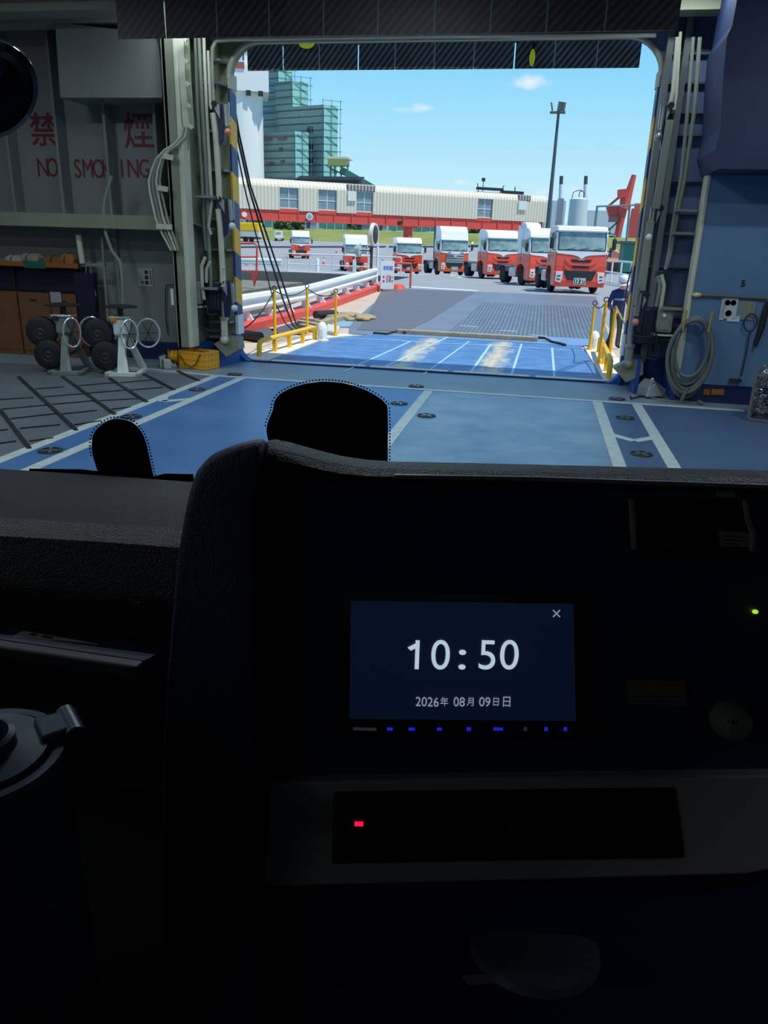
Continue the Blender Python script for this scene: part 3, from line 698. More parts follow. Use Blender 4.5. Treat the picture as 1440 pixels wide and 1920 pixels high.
o = MB().box((PY(65, 496, 14.47).x, 14.465, z_ - .02), (.5, .03, .14)).build('teal_cloth', mat('teal cloth', (30, 90, 84), .9), bevel=.01); tag(o, 'teal cloth hung over the orange shelf edge', 'cloth')
for px0, px1, pyb, lab in ((-60, 31, 640, 'tan plywood box at the left edge below the shelf'), (34, 92, 640, 'tan plywood box in the middle below the shelf'), (94, 145, 638, 'tan plywood box with a paper on it, behind the dull trestle')):
    p0, p1 = PY(px0, 560, 14.5), PY(px1, 560, 14.5); zt2 = PY(60, 549, 14.5).z
    r = empty('plywood_box', ((p0.x + p1.x) / 2, 14.5, 0), 0, lab, 'box', 'plywood boxes under the shelf')
    w = p1.x - p0.x; TAN = mat('tan plywood', (112, 72, 40), .7, var=.12, vscale=2)
    MB().bx(-w / 2, w / 2, 0, .28, .0, zt2).build('box_body', TAN, r, bevel=.01)
    MB().bx(-w / 2 + .03, w / 2 - .03, -.012, .0, .1, zt2 - .1).build('front_panel', TAN, r)
    MB().bx(-w * .1, w * .1, -.03, -.01, zt2 - .16, zt2 - .12).build('handle', DSTEEL, r)
o = MB().box((PY(104, 556, 14.46).x, 14.47, PY(104, 560, 14.46).z), (.24, .01, .26)).build('paper_notice', mat('dull paper', (160, 150, 158), .8)); tag(o, 'pale paper notice stuck on the plywood box behind the dull trestle', 'notice')
for a in ((147, 440, 155, 494, .06, SHIPL, 'stout cream post standing at the end of the tool shelf'), (191, 445, 203, 610, .025, PIPE, 'slim grey pole leaning beside the long pipe'), (161, 500, 164, 556, .012, STEEL, 'thin steel rod hanging left in the workshop corner'), (167, 490, 180, 556, .012, STEEL, 'thin steel rod hanging slantwise in the workshop corner')):
    p, q = PY(a[0], a[1], 14.55), PY(a[2], a[3], 14.55); o = MB().tube([p, q], a[4], 10).build('pole', a[5], smooth=True); tag(o, a[6], 'pole')
o = MB().bar(PY(153, 497, 14.6), PY(197, 496, 14.6), .06, .06).build('hook_rail', PIPE); tag(o, 'short grey hook rail between shelf and pole', 'rail')
o = MB().loft([[(x + random.uniform(-.02, .02), y, z) for x, y in ((-.2, .0), (.2, .0), (.2, .18), (-.2, .18))] for z in (0.5, .9, 1.4, 1.75)]).build('overalls', mat('navy cloth', (14, 22, 48), .9, var=.2), smooth=True)
o.location = (PY(165, 560, 14.6).x, 14.5, -.05); tag(o, 'dark navy overalls hanging in the workshop corner', 'clothes')
o = MB().bx(PY(20, 540, 14.9).x - 1.5, PY(150, 540, 14.9).x, 14.86, 14.93, PY(70, 545, 14.9).z, PY(70, 505, 14.9).z).build('shade_sheet', NAVY); tag(o, 'dark navy sheet standing for the shade below the tool shelf', 'panel')  # dark sheet set in to colour the recess as shaded
ST1 = mat('notice white', (180, 184, 180), .7)
for px, py, lab in ((272, 520, 'small notice sticker with dark characters on the left bulkhead'),):
    c = PY(px, py, 14.99); r = empty('notice_sticker', c, 0, lab, 'sticker')
    MB().box((0, -.004, 0), (.34, .006, .36)).build('backing', mat('faded sticker', (150, 156, 150), .7), r)
    m_ = MB()
    for k in range(3): m_.box((.04, -.01, .1 - k * .1), (.07, .006, .07))
    m_.box((-.06, -.01, -.1), (.04, .006, .04)); m_.box((.13, -.01, 0), (.015, .006, .26)); m_.build('character', BLACK, r)
o = MB().box(PY(323, 557, 13.99) + Vector((0, 0, 0)), (.05, .02, .3)).build('name_plate', OFFW); tag(o, 'narrow white plate on the edge of the left post', 'plate')
o = MB().tube(pp(14.95, 312, 535, 310, 545, 311, 600, 314, 625), .012, 6).tube(pp(14.95, 312, 535, 327, 533), .01, 6).build('pull_cord', DSTEEL); tag(o, 'thin dark pull cord beside the left post', 'cord')

# ---- right hand wall: hose coil, rods, notices, basket, floodlight
hc = empty('hose_coil', PY(1294, 664, 13.8), 0, 'big coil of grey hose hung on two brackets on the right wall', 'hose coil')
HOSE = mat('grey hose rubber', (96, 102, 98), .45, var=.1)
m_ = MB()
for i, (rx, rz_, dx, dz, dy) in enumerate(((.40, .66, 0, .05, 0), (.42, .70, .01, 0, -.03), (.45, .74, -.01, -.06, .03), (.36, .58, .0, .14, -.05), (.41, .78, .02, -.1, .05), (.47, .72, .0, -.04, -.08))):
    m_.tube([(dx + .74 * rx * math.cos(t) * (1 + .05 * math.sin(t + i)), dy + .02 * math.sin(3 * t + i), .84 * (dz + rz_ * math.sin(t))) for t in [2 * pi * k / 40 for k in range(40)]], .034, 8, closed=True)
m_.build('hose_loop', HOSE, hc, True)
m_ = MB(); l_ = [PY(a, b, 13.72) - hc.location for a, b in ((1290, 727), (1280, 745), (1276, 757), (1290, 760), (1312, 762), (1318, 757), (1308, 752))]
m_.tube(l_, .034, 8).build('hose_tail', HOSE, hc, True)
for sx in (-.2, .2): MB().tube([(sx, .18, .45), (sx, -.14, .4), (sx + .01, -.15, .72)], .016, 8).build('bracket', mat('tan bracket', (176, 140, 70), .5), hc, True)
o = MB().tube(pp(13.95, 1306, 553, 1370, 556, 1440, 560), .018, 8).build('steel_rod', mat('brown rod', (96, 84, 52), .5)); tag(o, 'long brown horizontal rod fixed across the right panel', 'rod')
o = MB().sph(PY(1307, 553, 13.94), .05, 10, (1.5, .7, .8)).build('rod_end', mat('bright tape', (220, 190, 140), .5), smooth=True); tag(o, 'bright taped end piece on the horizontal rod of the right panel', 'end cap')
wall_t = wall_text('numeral', '5', 1393, 532, 17, 14.0, BLACK, 1.0, None, .004); tag(wall_t, 'black painted number 5 on the right panel', 'number')
for (px, py, w, h, col, lab) in ((1355, 580, .07, .34, (200, 205, 205), 'narrow white notice at the left of the notices on the right panel'), (1367, 578, .24, .34, (190, 195, 200), 'white notice with red and dark discs on the right panel'),
                             (1377, 584, .2, .34, (130, 160, 200), 'bluish notice with dark blue dots on the right panel'), (1396, 582, .32, .3, (120, 134, 136), 'faded grey notice with a yellow stripe on the right panel'), (1375, 597, .2, .09, (205, 215, 220), 'torn white slip below the notices on the right panel')):
    c = PY(px, py, 13.99); r = empty('notice', c + Vector((0, -.004 - .003 * (px % 3), 0)), 0, lab, 'notice')
    MB().box((0, 0, 0), (w, .006, h)).build('sheet', mat('notice %d %d' % (px, py), col, .7), r)
    m_ = MB()
    if px == 1367:
        for x, z in ((-.04, .09), (.05, .09)): m_.lathe([(0, -.004), (.045, -.004)], (x, -.004, z), 14, Matrix.Rotation(-pi / 2, 3, 'X'))
        m_.build('disc', REDP, r); MB().lathe([(0, -.004), (.05, -.004)], (0, -.004, -.08), 14, Matrix.Rotation(-pi / 2, 3, 'X')).build('disc', DSTEEL, r)
    elif px == 1377:
        for z in (.1, 0, -.1): m_.lathe([(0, -.004), (.03, -.004)], (0, -.004, z), 12, Matrix.Rotation(-pi / 2, 3, 'X'))
        m_.build('dot', mat('dot blue', (30, 50, 130), .6), r)
    elif px == 1396:
        m_.box((.06, -.005, 0), (.04, .004, .28)); m_.build('stripe', mat('dull yellow', (150, 140, 70), .7), r)
    else: m_.b.free()
o = MB().tube(pp(13.93, 1406, 622, 1400, 660, 1390, 705), .012, 6).tube([PY(1407, 605, 13.93) + Vector((.1 * math.cos(t), 0, .14 * math.sin(t))) for t in [2 * pi * k / 20 for k in range(20)]], .012, 6, closed=True).build('lashing_hook', DSTEEL, smooth=True)
tag(o, 'thin steel hook rod with a ring end hanging on the right panel', 'hook rod')
o = MB().bar(PY(1368, 712, 13.93), PY(1390, 714, 13.93), .05, .05).build('hook_bar', DSTEEL); tag(o, 'short dark bar low on the right panel beside the basket', 'bar')
o = MB().tube(pp(13.93, 1438, 565, 1434, 590, 1428, 615, 1416, 650), [.02, .05, .05, .03], 8).build('hanging_strap', BLACK, smooth=True); tag(o, 'black strap hanging near the right edge of the picture', 'strap')
for k, (px, lab) in enumerate(((1325, 'left'), (1340, 'middle'), (1351, 'right'))):
    o = MB().box(PY(px, 735, 13.99), (.11, .01, .1)).build('orange_mark', mat('orange stencil', (150, 92, 34), .7, var=.3, vscale=14)); tag(o, 'worn orange stencil mark on the blue band, %s of three' % lab, 'stencil mark', 'orange stencil marks')
bk = empty('wire_basket', G(1428, 792), 0, 'steel frame basket full of lashing chains at the right edge', 'basket')
bw, bd, bh = .9, .62, .72
bk.rotation_euler = (0, 0, -.35)
m_ = MB()
for z in (.03, bh):
    for a, b in (((-.2, 0), (bw, 0)), ((bw, 0), (bw, bd)), ((bw, bd), (-.2, bd)), ((-.2, bd), (-.2, 0))): m_.bar((a[0], a[1], z), (b[0], b[1], z), .045)
for x, y in ((-.2, 0), (bw, 0), (bw, bd), (-.2, bd), (.2, 0), (.55, 0), (-.2, bd / 2)): m_.bar((x, y, .03), (x, y, bh), .04)
m_.build('frame', mat('basket steel', (120, 122, 126), .4, .5), bk)
m_ = MB()
for k in range(14): m_.bar((-.2 + k * .08, 0, .03), (-.2 + k * .08, 0, bh), .008)
for k in range(8): m_.bar((-.2, .0, .05 + k * .085), (bw, 0, .05 + k * .085), .008); m_.bar((-.2, .0, .05 + k * .085), (-.2, bd, .05 + k * .085), .008)
m_.build('wire_mesh', DSTEEL, bk)
m_ = MB()
for k in range(260):
    c = Vector((random.uniform(-.14, bw - .06), random.uniform(.05, bd - .05), random.uniform(.06, bh + .06 + .08 * random.random())))
    R_ = Matrix.Rotation(random.random() * 6, 3, 'X') @ Matrix.Rotation(random.random() * 6, 3, 'Z')
    m_.tube([c + R_ @ Vector((.05 * math.cos(t), .03 * math.sin(t), 0)) for t in [2 * pi * i / 8 for i in range(8)]], .011, 5, closed=True)
o = m_.build('lashing_chain', mat('chain steel', (190, 186, 184), .3, .7, var=.3, vscale=20), smooth=True); o.location = bk.location; o.rotation_euler = bk.rotation_euler
tag(o, 'heap of loose steel lashing chain filling the frame basket', 'chain', None, 'stuff')
fl = empty('floodlight', G(1225, 747), .5, 'grey floodlight lying on the deck at the foot of the right bay', 'floodlight')
MB().prism([(-.15, 0, .02), (.2, .0, .02), (.26, .0, .14), (-.02, .0, .32), (-.14, .0, .2)], (0, .3, 0)).build('housing', mat('floodlight grey', (120, 124, 126), .4), fl, bevel=.02)
MB().prism([(-.16, -.012, .03), (.19, -.012, .03), (.0, -.012, .27), (-.13, -.012, .2)], (0, .02, 0)).build('lens', mat('floodlight lens', (176, 196, 190), .15), fl, bevel=.01)
MB().tube([(-.15, .1, .03), (-.5, -.05, .02), (-.52, -.05, .07)], .014, 6).build('stand', BLACK, fl)
MB().tube([(-.1, .05, .03), (.0, -.25, .02), (.12, -.4, .015), (.15, -.38, .04)], .008, 6).build('lead', mat('lead tan', (150, 140, 110), .6), fl)
MB().sph((.0, .1, .32), .03, 8).build('knob', OFFW, fl, True)

# ================================================================== RAMP AND QUAY
def gslab(name, pts, m, lift=0.0, t=.3, ys=()):
    """slab whose top follows the quay level; pts run left side up then right side down"""
    n_ = len(pts) // 2; L, R = pts[:n_], pts[n_:][::-1]
    def at_(S, y):
        for a, b in zip(S, S[1:]):
            if a[1] <= y <= b[1] + 1e-6: return a[0] + (b[0] - a[0]) * (y - a[1]) / max(1e-6, b[1] - a[1])
        return S[0][0] if y < S[0][1] else S[-1][0]
    y0, y1 = min(p[1] for p in pts), max(p[1] for p in pts)
    st_ = sorted({y0, y1, *[p[1] for p in pts], *[q[0] for q in PROF if y0 < q[0] < y1]})
    m_ = MB(); m_.loft([[(at_(L, y), y, zg(y) + lift), (at_(R, y), y, zg(y) + lift), (at_(R, y), y, zg(y) + lift - t), (at_(L, y), y, zg(y) + lift - t)] for y in st_])
    return struct(m_.build(name, m))
def slab(name, pts, m, z=0.0, t=.3):
    return struct(MB().prism([(p[0], p[1], z - t) for p in pts], (0, 0, t)).build(name, m))
# blue ribbed ramp with worn wheel tracks
def ramp_mat():
    m = stripes('blue ribbed ramp paint', (58, 96, 146), (92, 136, 188), (0, 1, 0), .13, .45, .42, .06, .22, 0, .25)
    n, l = m.node_tree.nodes, m.node_tree.links; b = n['Principled BSDF']
    src = b.inputs['Base Color'].links[0].from_socket
    tc = n.new('ShaderNodeTexCoord'); sp = n.new('ShaderNodeSeparateXYZ'); l.new(tc.outputs['Object'], sp.inputs[0])
    nz = n.new('ShaderNodeTexNoise'); nz.inputs['Scale'].default_value = 2.2; nz.inputs['Detail'].default_value = 8; nz.inputs['Roughness'].default_value = .75
    mp = n.new('ShaderNodeMapping'); mp.inputs['Scale'].default_value = (1.6, .5, 1); l.new(tc.outputs['Object'], mp.inputs[0]); l.new(mp.outputs[0], nz.inputs['Vector'])
    prev = None
    for c, w in ((-2.75, .55), (-.85, .6)):
        a = n.new('ShaderNodeMath'); a.operation = 'SUBTRACT'; a.inputs[1].default_value = c; l.new(sp.outputs['X'], a.inputs[0])
        q = n.new('ShaderNodeMath'); q.operation = 'ABSOLUTE'; l.new(a.outputs[0], q.inputs[0])
        r = n.new('ShaderNodeMapRange'); r.inputs[1].default_value = 0; r.inputs[2].default_value = w; r.inputs[3].default_value = .42; r.inputs[4].default_value = 0; l.new(q.outputs[0], r.inputs[0])
        if prev is None: prev = r.outputs[0]
        else:
            ad = n.new('ShaderNodeMath'); ad.operation = 'ADD'; l.new(prev, ad.inputs[0]); l.new(r.outputs[0], ad.inputs[1]); prev = ad.outputs[0]
    ad = n.new('ShaderNodeMath'); ad.operation = 'ADD'; l.new(prev, ad.inputs[0]); l.new(nz.outputs[0], ad.inputs[1])
    mr = n.new('ShaderNodeMapRange'); mr.inputs[1].default_value = .68; mr.inputs[2].default_value = .92; l.new(ad.outputs[0], mr.inputs[0])
    mx = n.new('ShaderNodeMix'); mx.data_type = 'RGBA'; mx.inputs['B'].default_value = srgb(204, 188, 156)
    l.new(mr.outputs[0], mx.inputs['Factor']); l.new(src, mx.inputs['A']); l.new(mx.outputs['Result'], b.inputs['Base Color'])
    return m
RAMPM = ramp_mat()
g = lambda *a: G(*a)
slab('floor_ramp', [(-5.55, 15.66), (1.42, 15.66), (1.32, 19.6), (1.2, 21.4), (-4.6, 21.4), (-5.45, 20.0)], RAMPM, 0.0, .25)
sl = MB()
for px0, py0, px1, py1, w in ((645, 697, 770, 640, .05), (722, 688, 840, 632, .07), (793, 703, 880, 640, .04), (880, 702, 920, 646, .06), (958, 706, 978, 645, .05), (1040, 712, 1035, 652, .05)):
    a, b = G(px0, py0), G(px1, py1); strip(sl, (a.x, a.y), (b.x, b.y), w, .004)
strip(sl, (-5.1, 20.35), (1.25, 20.35), .07, .006)
struct(sl.build('floor_ramp_line', mat('pale blue line', (170, 205, 230), .5, var=.2, vscale=9)))
SIDE = mat('ramp side cream paint', (226, 220, 200), .6, var=.08)
slab('trim_14', [(-6.2, 15.66), (-5.55, 15.66), (-5.45, 20.0), (-4.9, 21.0), (-5.2, 21.2), (-6.05, 20.2)], SIDE, .02, .3)
slab('trim_15', [(1.42, 15.66), (2.1, 15.66), (1.95, 20.6), (1.3, 21.2), (1.32, 19.6)], SIDE, .02, .3)
# hinge flaps along the sill
fs = MB()
xs_ = [-5.5, -3.35, -1.62, 0.02, 1.5]
for a, b in zip(xs_, xs_[1:]): fs.bx(a + .06, b - .06, 15.5, 15.68, .0, .03)
struct(fs.build('trim_16', mat('sill flap paint', (200, 204, 196), .45, var=.12)))
struct(MB().bx(-5.9, 1.6, 15.44, 15.5, 0, .02).build('trim_17', BLACK))
# shore ramp plates
PLATE = stripes('ribbed steel plates', (84, 89, 97), (114, 120, 129), (1, 0, 0), .125, .45, .45, .1, .2, .0, .2)
PLAIN = mat('plain ramp steel', (116, 122, 134), .45, var=.12, vscale=.7)
PLAINB = mat('blue grey flap steel', (120, 150, 190), .4, var=.1)
def quad(*px): return [(p.x, p.y) for p in (GP(*q) for q in px)]
gslab('floor_shore_ramp', [(-5.2, 21.5), (-5.9, 24.6), (-6.4, 30), (-6.9, 38), (2.6, 38), (2.4, 30), (2.2, 24.6), (1.9, 21.5)], PLAIN, -.01)
q_ = quad((672, 618), (707, 545), (905, 553), (840, 622)); gslab('floor_shore_plate', [(-5.2, 22.6), (q_[1][0], 37.5), (-3.0, 37.5), (-3.8, 22.6)], mat('worn brown plate', (104, 100, 104), .5, var=.14), .002, .25)
q_ = quad((838, 621), (905, 567), (1115, 581), (1105, 628)); gslab('floor_shore_plate', [(q_[0][0], q_[0][1]), (q_[1][0], q_[1][1]), (q_[2][0], q_[1][1]), (q_[3][0], q_[0][1])], PLATE, .004, .25)
slab('floor_shore_flap', [(-4.5, 21.45), (1.6, 21.45), (1.75, q_[0][1] - .05), (-3.7, q_[0][1] - .05)], PLAINB, .003, .25)
sl = MB()
for a in ((862, 611, 895, 613), (937, 620, 968, 622), (995, 628, 1025, 631)): sl.bar(GP(a[0], a[1]) + Vector((0, 0, .006)), GP(a[2], a[3]) + Vector((0, 0, .006)), .12, .008)
struct(sl.build('floor_shore_line', WLINE))
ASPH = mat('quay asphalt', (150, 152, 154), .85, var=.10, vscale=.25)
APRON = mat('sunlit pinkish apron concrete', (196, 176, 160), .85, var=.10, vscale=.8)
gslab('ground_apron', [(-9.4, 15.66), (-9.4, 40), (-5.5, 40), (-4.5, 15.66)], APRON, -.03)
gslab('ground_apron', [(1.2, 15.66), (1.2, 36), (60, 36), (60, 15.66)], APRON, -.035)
gslab('ground_quay', [(-9.4, 37.5), (-9.4, 58), (60, 58), (60, 37.5)], ASPH, -.02)
gslab('ground_quay', [(2.4, 27), (2.4, 37.6), (60, 37.6), (60, 27)], ASPH, -.024)
gslab('ground_quay', [(-400, 58), (-400, 116), (400, 116), (400, 58)], ASPH, -.02, 4)
BANK = mat('grass bank', (104, 122, 52), .95, var=.2, vscale=.12, col2=(150, 150, 84))
struct(MB().poly([(-400, 116, -.02), (400, 116, -.02), (400, 160, 2.3), (-400, 160, 2.3)]).build('ground_slope', ASPH, solid=.02))
struct(MB().poly([(-400, 160, 2.3), (400, 160, 2.3), (400, 180, 5.0), (-400, 180, 5.0)]).build('ground_grass_bank', BANK, solid=.02))
struct(MB().poly([(-900, 180, 5.0), (900, 180, 5.0), (900, 900, 5.0), (-900, 900, 5.0)]).build('ground_far', mat('far ground', (120, 126, 100), .9), solid=.02))
struct(MB().poly([(-900, 15.7, -3.6), (-9.4, 15.7, -3.6), (-9.4, 58, -3.6), (-900, 58, -3.6)]).build('water_dock', mat('dock water', (40, 60, 64), .1, bump=.3, bscale=3), solid=.02))
PITW = mat('stained dock concrete', (124, 118, 108), .9, var=.2, vscale=.6)
struct(MB().bx(-400, -9.4, 57.7, 58.0, -4, .14).build('wall_dock', PITW))
struct(MB().bx(-9.6, -9.35, 15.66, 58, -4, -.02).build('wall_dock_side', PITW))
struct(MB().bx(-40, -14.6, 36, 48, -4, -.05).build('wall_dock_pier', PITW))
# lane paint on the far asphalt
sl = MB()
for y, x0, x1 in ((62, -30, -9), (95, -60, -16), (104, -60, -20)): sl.bar((x0, y, zg(y)), (x1, y + 2, zg(y + 2)), .3, .04)
for y, x0, x1 in ((125, -62, -20), (140, -70, -30)): sl.bar((x0, y, (y - 116) * .0523), (x1, y, (y - 116) * .0523), .35, .05)
sl.bar((-7.5, 68, zg(68)), (-5.8, 59, zg(59)), .4, .03); sl.bar((-6.5, 39.6, zg(39.6) - .01), (-3, 38.6, zg(38.6) - .01), .7, .02)
struct(sl.build('ground_line', mat('bright road paint', (222, 222, 216), .7)))

# yellow rails and posts
def yellow_rail(a, b, h, label, n=3):
    a, b = Vector(a), Vector(b); d = (b - a).normalized(); r = empty('kerb_rail', a, 0, label, 'rail', 'yellow kerb rails on the ramp')
    L = b - a
    MB().tube([(0, 0, 0), (0, 0, h * .7), d * .06 + Vector((0, 0, h * .93)), d * .2 + Vector((0, 0, h)), L - d * .2 + Vector((0, 0, h)), L - d * .06 + Vector((0, 0, h * .93)), L + Vector((0, 0, h * .7)), L], .055, 12).build('rail_tube', YEL, r, True)
    for k in range(1, n + 1):
        p = L * k / (n + 1); MB().bx(p.x - .04, p.x + .04, p.y - .05, p.y + .05, 0, h).build('stay', YEL, r)
    return r
yellow_rail((-5.9, 16.1, .02), (-5.62, 19.5, .02), .32, 'low yellow kerb rail on the left side of the ramp')
yellow_rail((1.52, 15.9, .02), (1.6, 20.1, .02), .36, 'low yellow kerb rail on the right side of the ramp')
def rope_post(pxb, pyb, pyt, label, pxt):
    b = G(pxb, pyb); t = PY(pxt, pyt, b.y); r = empty('rope_post', (b.x, b.y, .02 if pyb < 640 or pyb > 640 else 0), 0, label, 'post', 'yellow rope posts')
    MB().cyl((0, 0, 0), (0, 0, t.z - .02), .035).build('post_tube', YEL, r, True)
    MB().cyl((0, 0, 0), (0, 0, .06), .06).build('socket', YEL, r, True)
    MB().tube([(.05 * math.cos(k * pi / 6), 0, t.z + .03 + .05 * math.sin(k * pi / 6)) for k in range(12)], .012, 6, closed=True).build('rope_eye', DSTEEL, r)
    return Vector((b.x, b.y, t.z))
tl = [rope_post(516, 656, 545, 'yellow rope post on the left of the ramp, nearest the ship', 515), rope_post(576, 628, 540, 'yellow rope post on the left of the ramp, middle of three', 577), rope_post(629, 631, 549, 'yellow rope post on the left of the ramp beside the white bollard', 630)]
tr = [rope_post(1105, 657, 572, 'yellow rope post on the right of the ramp beside the white bollard', 1114), rope_post(1122, 684, 566, 'yellow rope post on the right of the ramp, middle of three', 1132), rope_post(1141, 682, 574, 'yellow rope post on the right of the ramp in front of the person', 1152)]
def sag(a, b, s, n=10): return [a.lerp(b, k / n) - Vector((0, 0, s * 4 * (k / n) * (1 - k / n))) for k in range(n + 1)]
ROPE = mat('dark rope', (46, 44, 42), .8); TAN_ROPE = mat('tan rope', (186, 160, 110), .8)
for a, b, s, lab, m_ in ((Vector((-6.1, 15.62, .62)), tl[0], .12, 'dark rope from the left jamb to the first yellow post', ROPE), (tl[0], tl[1], .15, 'dark rope slung between the first two left yellow posts', ROPE), (tl[1], tl[2], .14, 'dark rope slung between the last two left yellow posts', ROPE),
                         (tr[0], tr[1], .1, 'dark rope slung between the first two right yellow posts', ROPE), (tr[1], tr[2], .12, 'dark rope slung between the last two right yellow posts', ROPE), (tr[2], Vector((1.7, 15.62, 1.05)), .0, 'tan rope from the right yellow post to the right jamb', TAN_ROPE)):
    o = MB().tube(sag(a, b, s), .014, 6).build('rope', m_, smooth=True); tag(o, lab, 'rope', 'ropes between posts')
for px, py, lab in ((604, 639, 'white round topped bollard at the left side of the ramp'), (1112, 656, 'white round topped bollard at the right side of the ramp')):
    r = empty('bollard', G(px, py), 0, lab, 'bollard', 'white bollards on the ramp')
    MB().lathe([(.13, 0), (.125, .3), (.11, .4), (.07, .46), (0, .49)], seg=20).build('bollard_body', WHITE, r, True)
    MB().lathe([(.17, 0), (.17, .03), (.12, .04)], seg=20).build('foot_plate', SIDE, r)
    MB().bx(-.02, .05, -.14, -.1, .12, .3).build('rope_lug', WHITE, r)
# suspension wires
for k, (pts, lab) in enumerate((((431, 150, 448, 250, 470, 350, 500, 440, 540, 560, 556, 610, 570, 622), 'black wire from the left jamb to the ramp, rightmost of three'), ((431, 160, 446, 260, 466, 350, 494, 445, 530, 560, 548, 608, 564, 624), 'black wire from the left jamb to the ramp, middle of three'),
                              ((430, 180, 442, 270, 458, 350, 480, 440, 512, 560, 535, 606, 556, 626), 'black wire from the left jamb to the ramp, leftmost of three'))):
    n_ = len(pts) // 2; P = [PY(pts[2 * i], pts[2 * i + 1], 15.8 + 4.4 * i / (n_ - 1)) for i in range(n_)]
    o = MB().tube(P, .022 if k < 2 else .016, 8).build('wire_rope', BLACK, smooth=True); tag(o, lab, 'wire', 'black suspension wires at the left')
for pts, lab in (((1233, 330, 1205, 430, 1177, 530, 1160, 650), 'thin black wire beside the right jamb, left of the pair'), ((1236, 340, 1214, 430, 1190, 520, 1168, 654), 'thin black wire beside the right jamb, right of the pair')):
    n_ = len(pts) // 2; P = [PY(pts[2 * i], pts[2 * i + 1], 15.8 + 1.2 * i) for i in range(n_)]
    o = MB().tube(P, .016, 8).build('wire_rope', BLACK, smooth=True); tag(o, lab, 'wire', 'thin black wires at the right')
for pts, lab in (((1148, 620, 1138, 640, 1134, 652, 1134, 660), 'black loop of cable on the right pedestal, left of the pair'), ((1150, 630, 1142, 640, 1139, 652, 1139, 660), 'black loop of cable on the right pedestal, right of the pair')):
    n_ = len(pts) // 2; o = MB().tube([PY(pts[2 * i], pts[2 * i + 1], 19.7) for i in range(n_)], .025, 8).build('cable_loop', BLACK, smooth=True); tag(o, lab, 'cable', 'cable loops on the right')
# mats, timbers and rope heaps on the apron
def sheet(name, pts, m, label, cat, t=.02, z=-.02, kind=None):
    o = MB().prism([(p[0], p[1], z) for p in pts], (0, 0, t)).build(name, m); return tag(o, label, cat, None, kind)
MATR = mat('dark rubber mat', (84, 86, 92), .6, var=.15)
sheet('rubber_mat', [G(*p) for p in ((455, 627), (490, 612), (520, 618), (505, 634), (480, 638))], MATR, 'dark rubber mat lying on the apron near the left jamb', 'mat')
sheet('rubber_mat', [G(*p) for p in ((506, 618), (552, 604), (590, 611), (575, 625), (530, 628))], MATR, 'dark rubber mat lying behind the yellow rope posts', 'mat')
a, b = G(452, 634), G(488, 640)
o = MB().cyl(a + Vector((0, 0, .1)), b + Vector((0, 0, .1)), .13).build('rolled_mat', BLACK, smooth=True); tag(o, 'black rolled rubber mat on the apron by the left jamb', 'rolled mat')
a, b = G(592, 600), G(620, 598)
o = MB().lathe([(.12, 0), (.145, 0), (.145, .9), (.11, .9)], a + Vector((0, 0, .15)), 20, (b - a).normalized().to_track_quat('Z', 'Y').to_matrix()).build('steel_pipe', DSTEEL, smooth=True); tag(o, 'dark open ended pipe lying among the timbers on the apron', 'pipe')
TIMB = mat('weathered timber', (160, 146, 122), .85, var=.2, vscale=6)
for k, q in enumerate(((566, 603, 596, 606), (562, 609, 598, 616), (600, 612, 640, 601), (612, 606, 652, 594), (566, 616, 588, 621), (618, 601, 640, 594))):
    p0, p1 = G(q[0], q[1]), G(q[2], q[3]); h = .1 + .03 * (k % 3)
    o = MB().bar(p0 + Vector((0, 0, h * .5)), p1 + Vector((0, 0, h * .5)), .24, .16).build('timber', TIMB, bevel=.02)
    tag(o, ('weathered timber beam on the apron nearest the red kerb', 'weathered timber beam behind the middle rope post', 'long weathered timber slanting to the steel plate', 'weathered timber behind the dark pipe, right end by the post', 'short weathered timber at the front of the heap', 'weathered timber along the back of the heap')[k], 'timber', 'weathered timbers on the apron')
sheet('steel_plate', [G(*p) for p in ((618, 613), (654, 571), (684, 569), (656, 613))], mat('blue grey loose plate', (146, 170, 192), .4, var=.1), 'blue grey steel plate lying beside the shore ramp', 'plate', .04)
o = MB()
c_ = G(655, 598)
for k in range(40):
    an = random.random() * 6.28; rr = random.random() ** .5; c = c_ + Vector((rr * math.cos(an) * .75, rr * math.sin(an) * 1.1, .03 + .14 * (1 - rr)))
    o.sph(c, .14, 6, (1.2, 1.2, .6))
o = o.build('rope_heap', mat('sandy rope', (170, 150, 116), .9, var=.25, vscale=14), smooth=True); tag(o, 'sandy heap of old rope on the blue grey plate', 'rope heap', None, 'stuff')
o = MB().bar(G(745, 625) + Vector((0, 0, .06)), G(1008, 640) + Vector((0, 0, .06)), .2, .12).build('timber_sill', TIMB, bevel=.02); tag(o, 'long brown timber lying across the far end of the blue ramp', 'timber')
o = MB().tube([G(1000, 637) + Vector((0, 0, .06)), G(1020, 639) + Vector((0, 0, .08)), G(1035, 643) + Vector((0, 0, .03)), G(1050, 646) + Vector((0, 0, .03)), G(1060, 649) + Vector((0, 0, .03))], .035, 6).build('mooring_chain', ROPE, smooth=True); tag(o, 'dark chain at the right end of the brown timber', 'chain')
o = MB().tube([G(700, 626) + Vector((0, 0, .03)), G(725, 628) + Vector((0, 0, .03)), G(745, 624) + Vector((0, 0, .05)), G(760, 627) + Vector((0, 0, .05))], .03, 6).build('mooring_chain', ROPE, smooth=True); tag(o, 'dark chain at the left end of the brown timber', 'chain')
sk = MB()
o = sk.prism([(p.x, p.y, 0.0) for p in (G(610, 628), G(632, 631), G(637, 620), G(613, 615))], (0, 0, .14)).build('canvas_bundle', mat('pale canvas', (206, 200, 184), .9, var=.1), bevel=.05); tag(o, 'pale canvas bundle right behind the left white bollard', 'bundle')

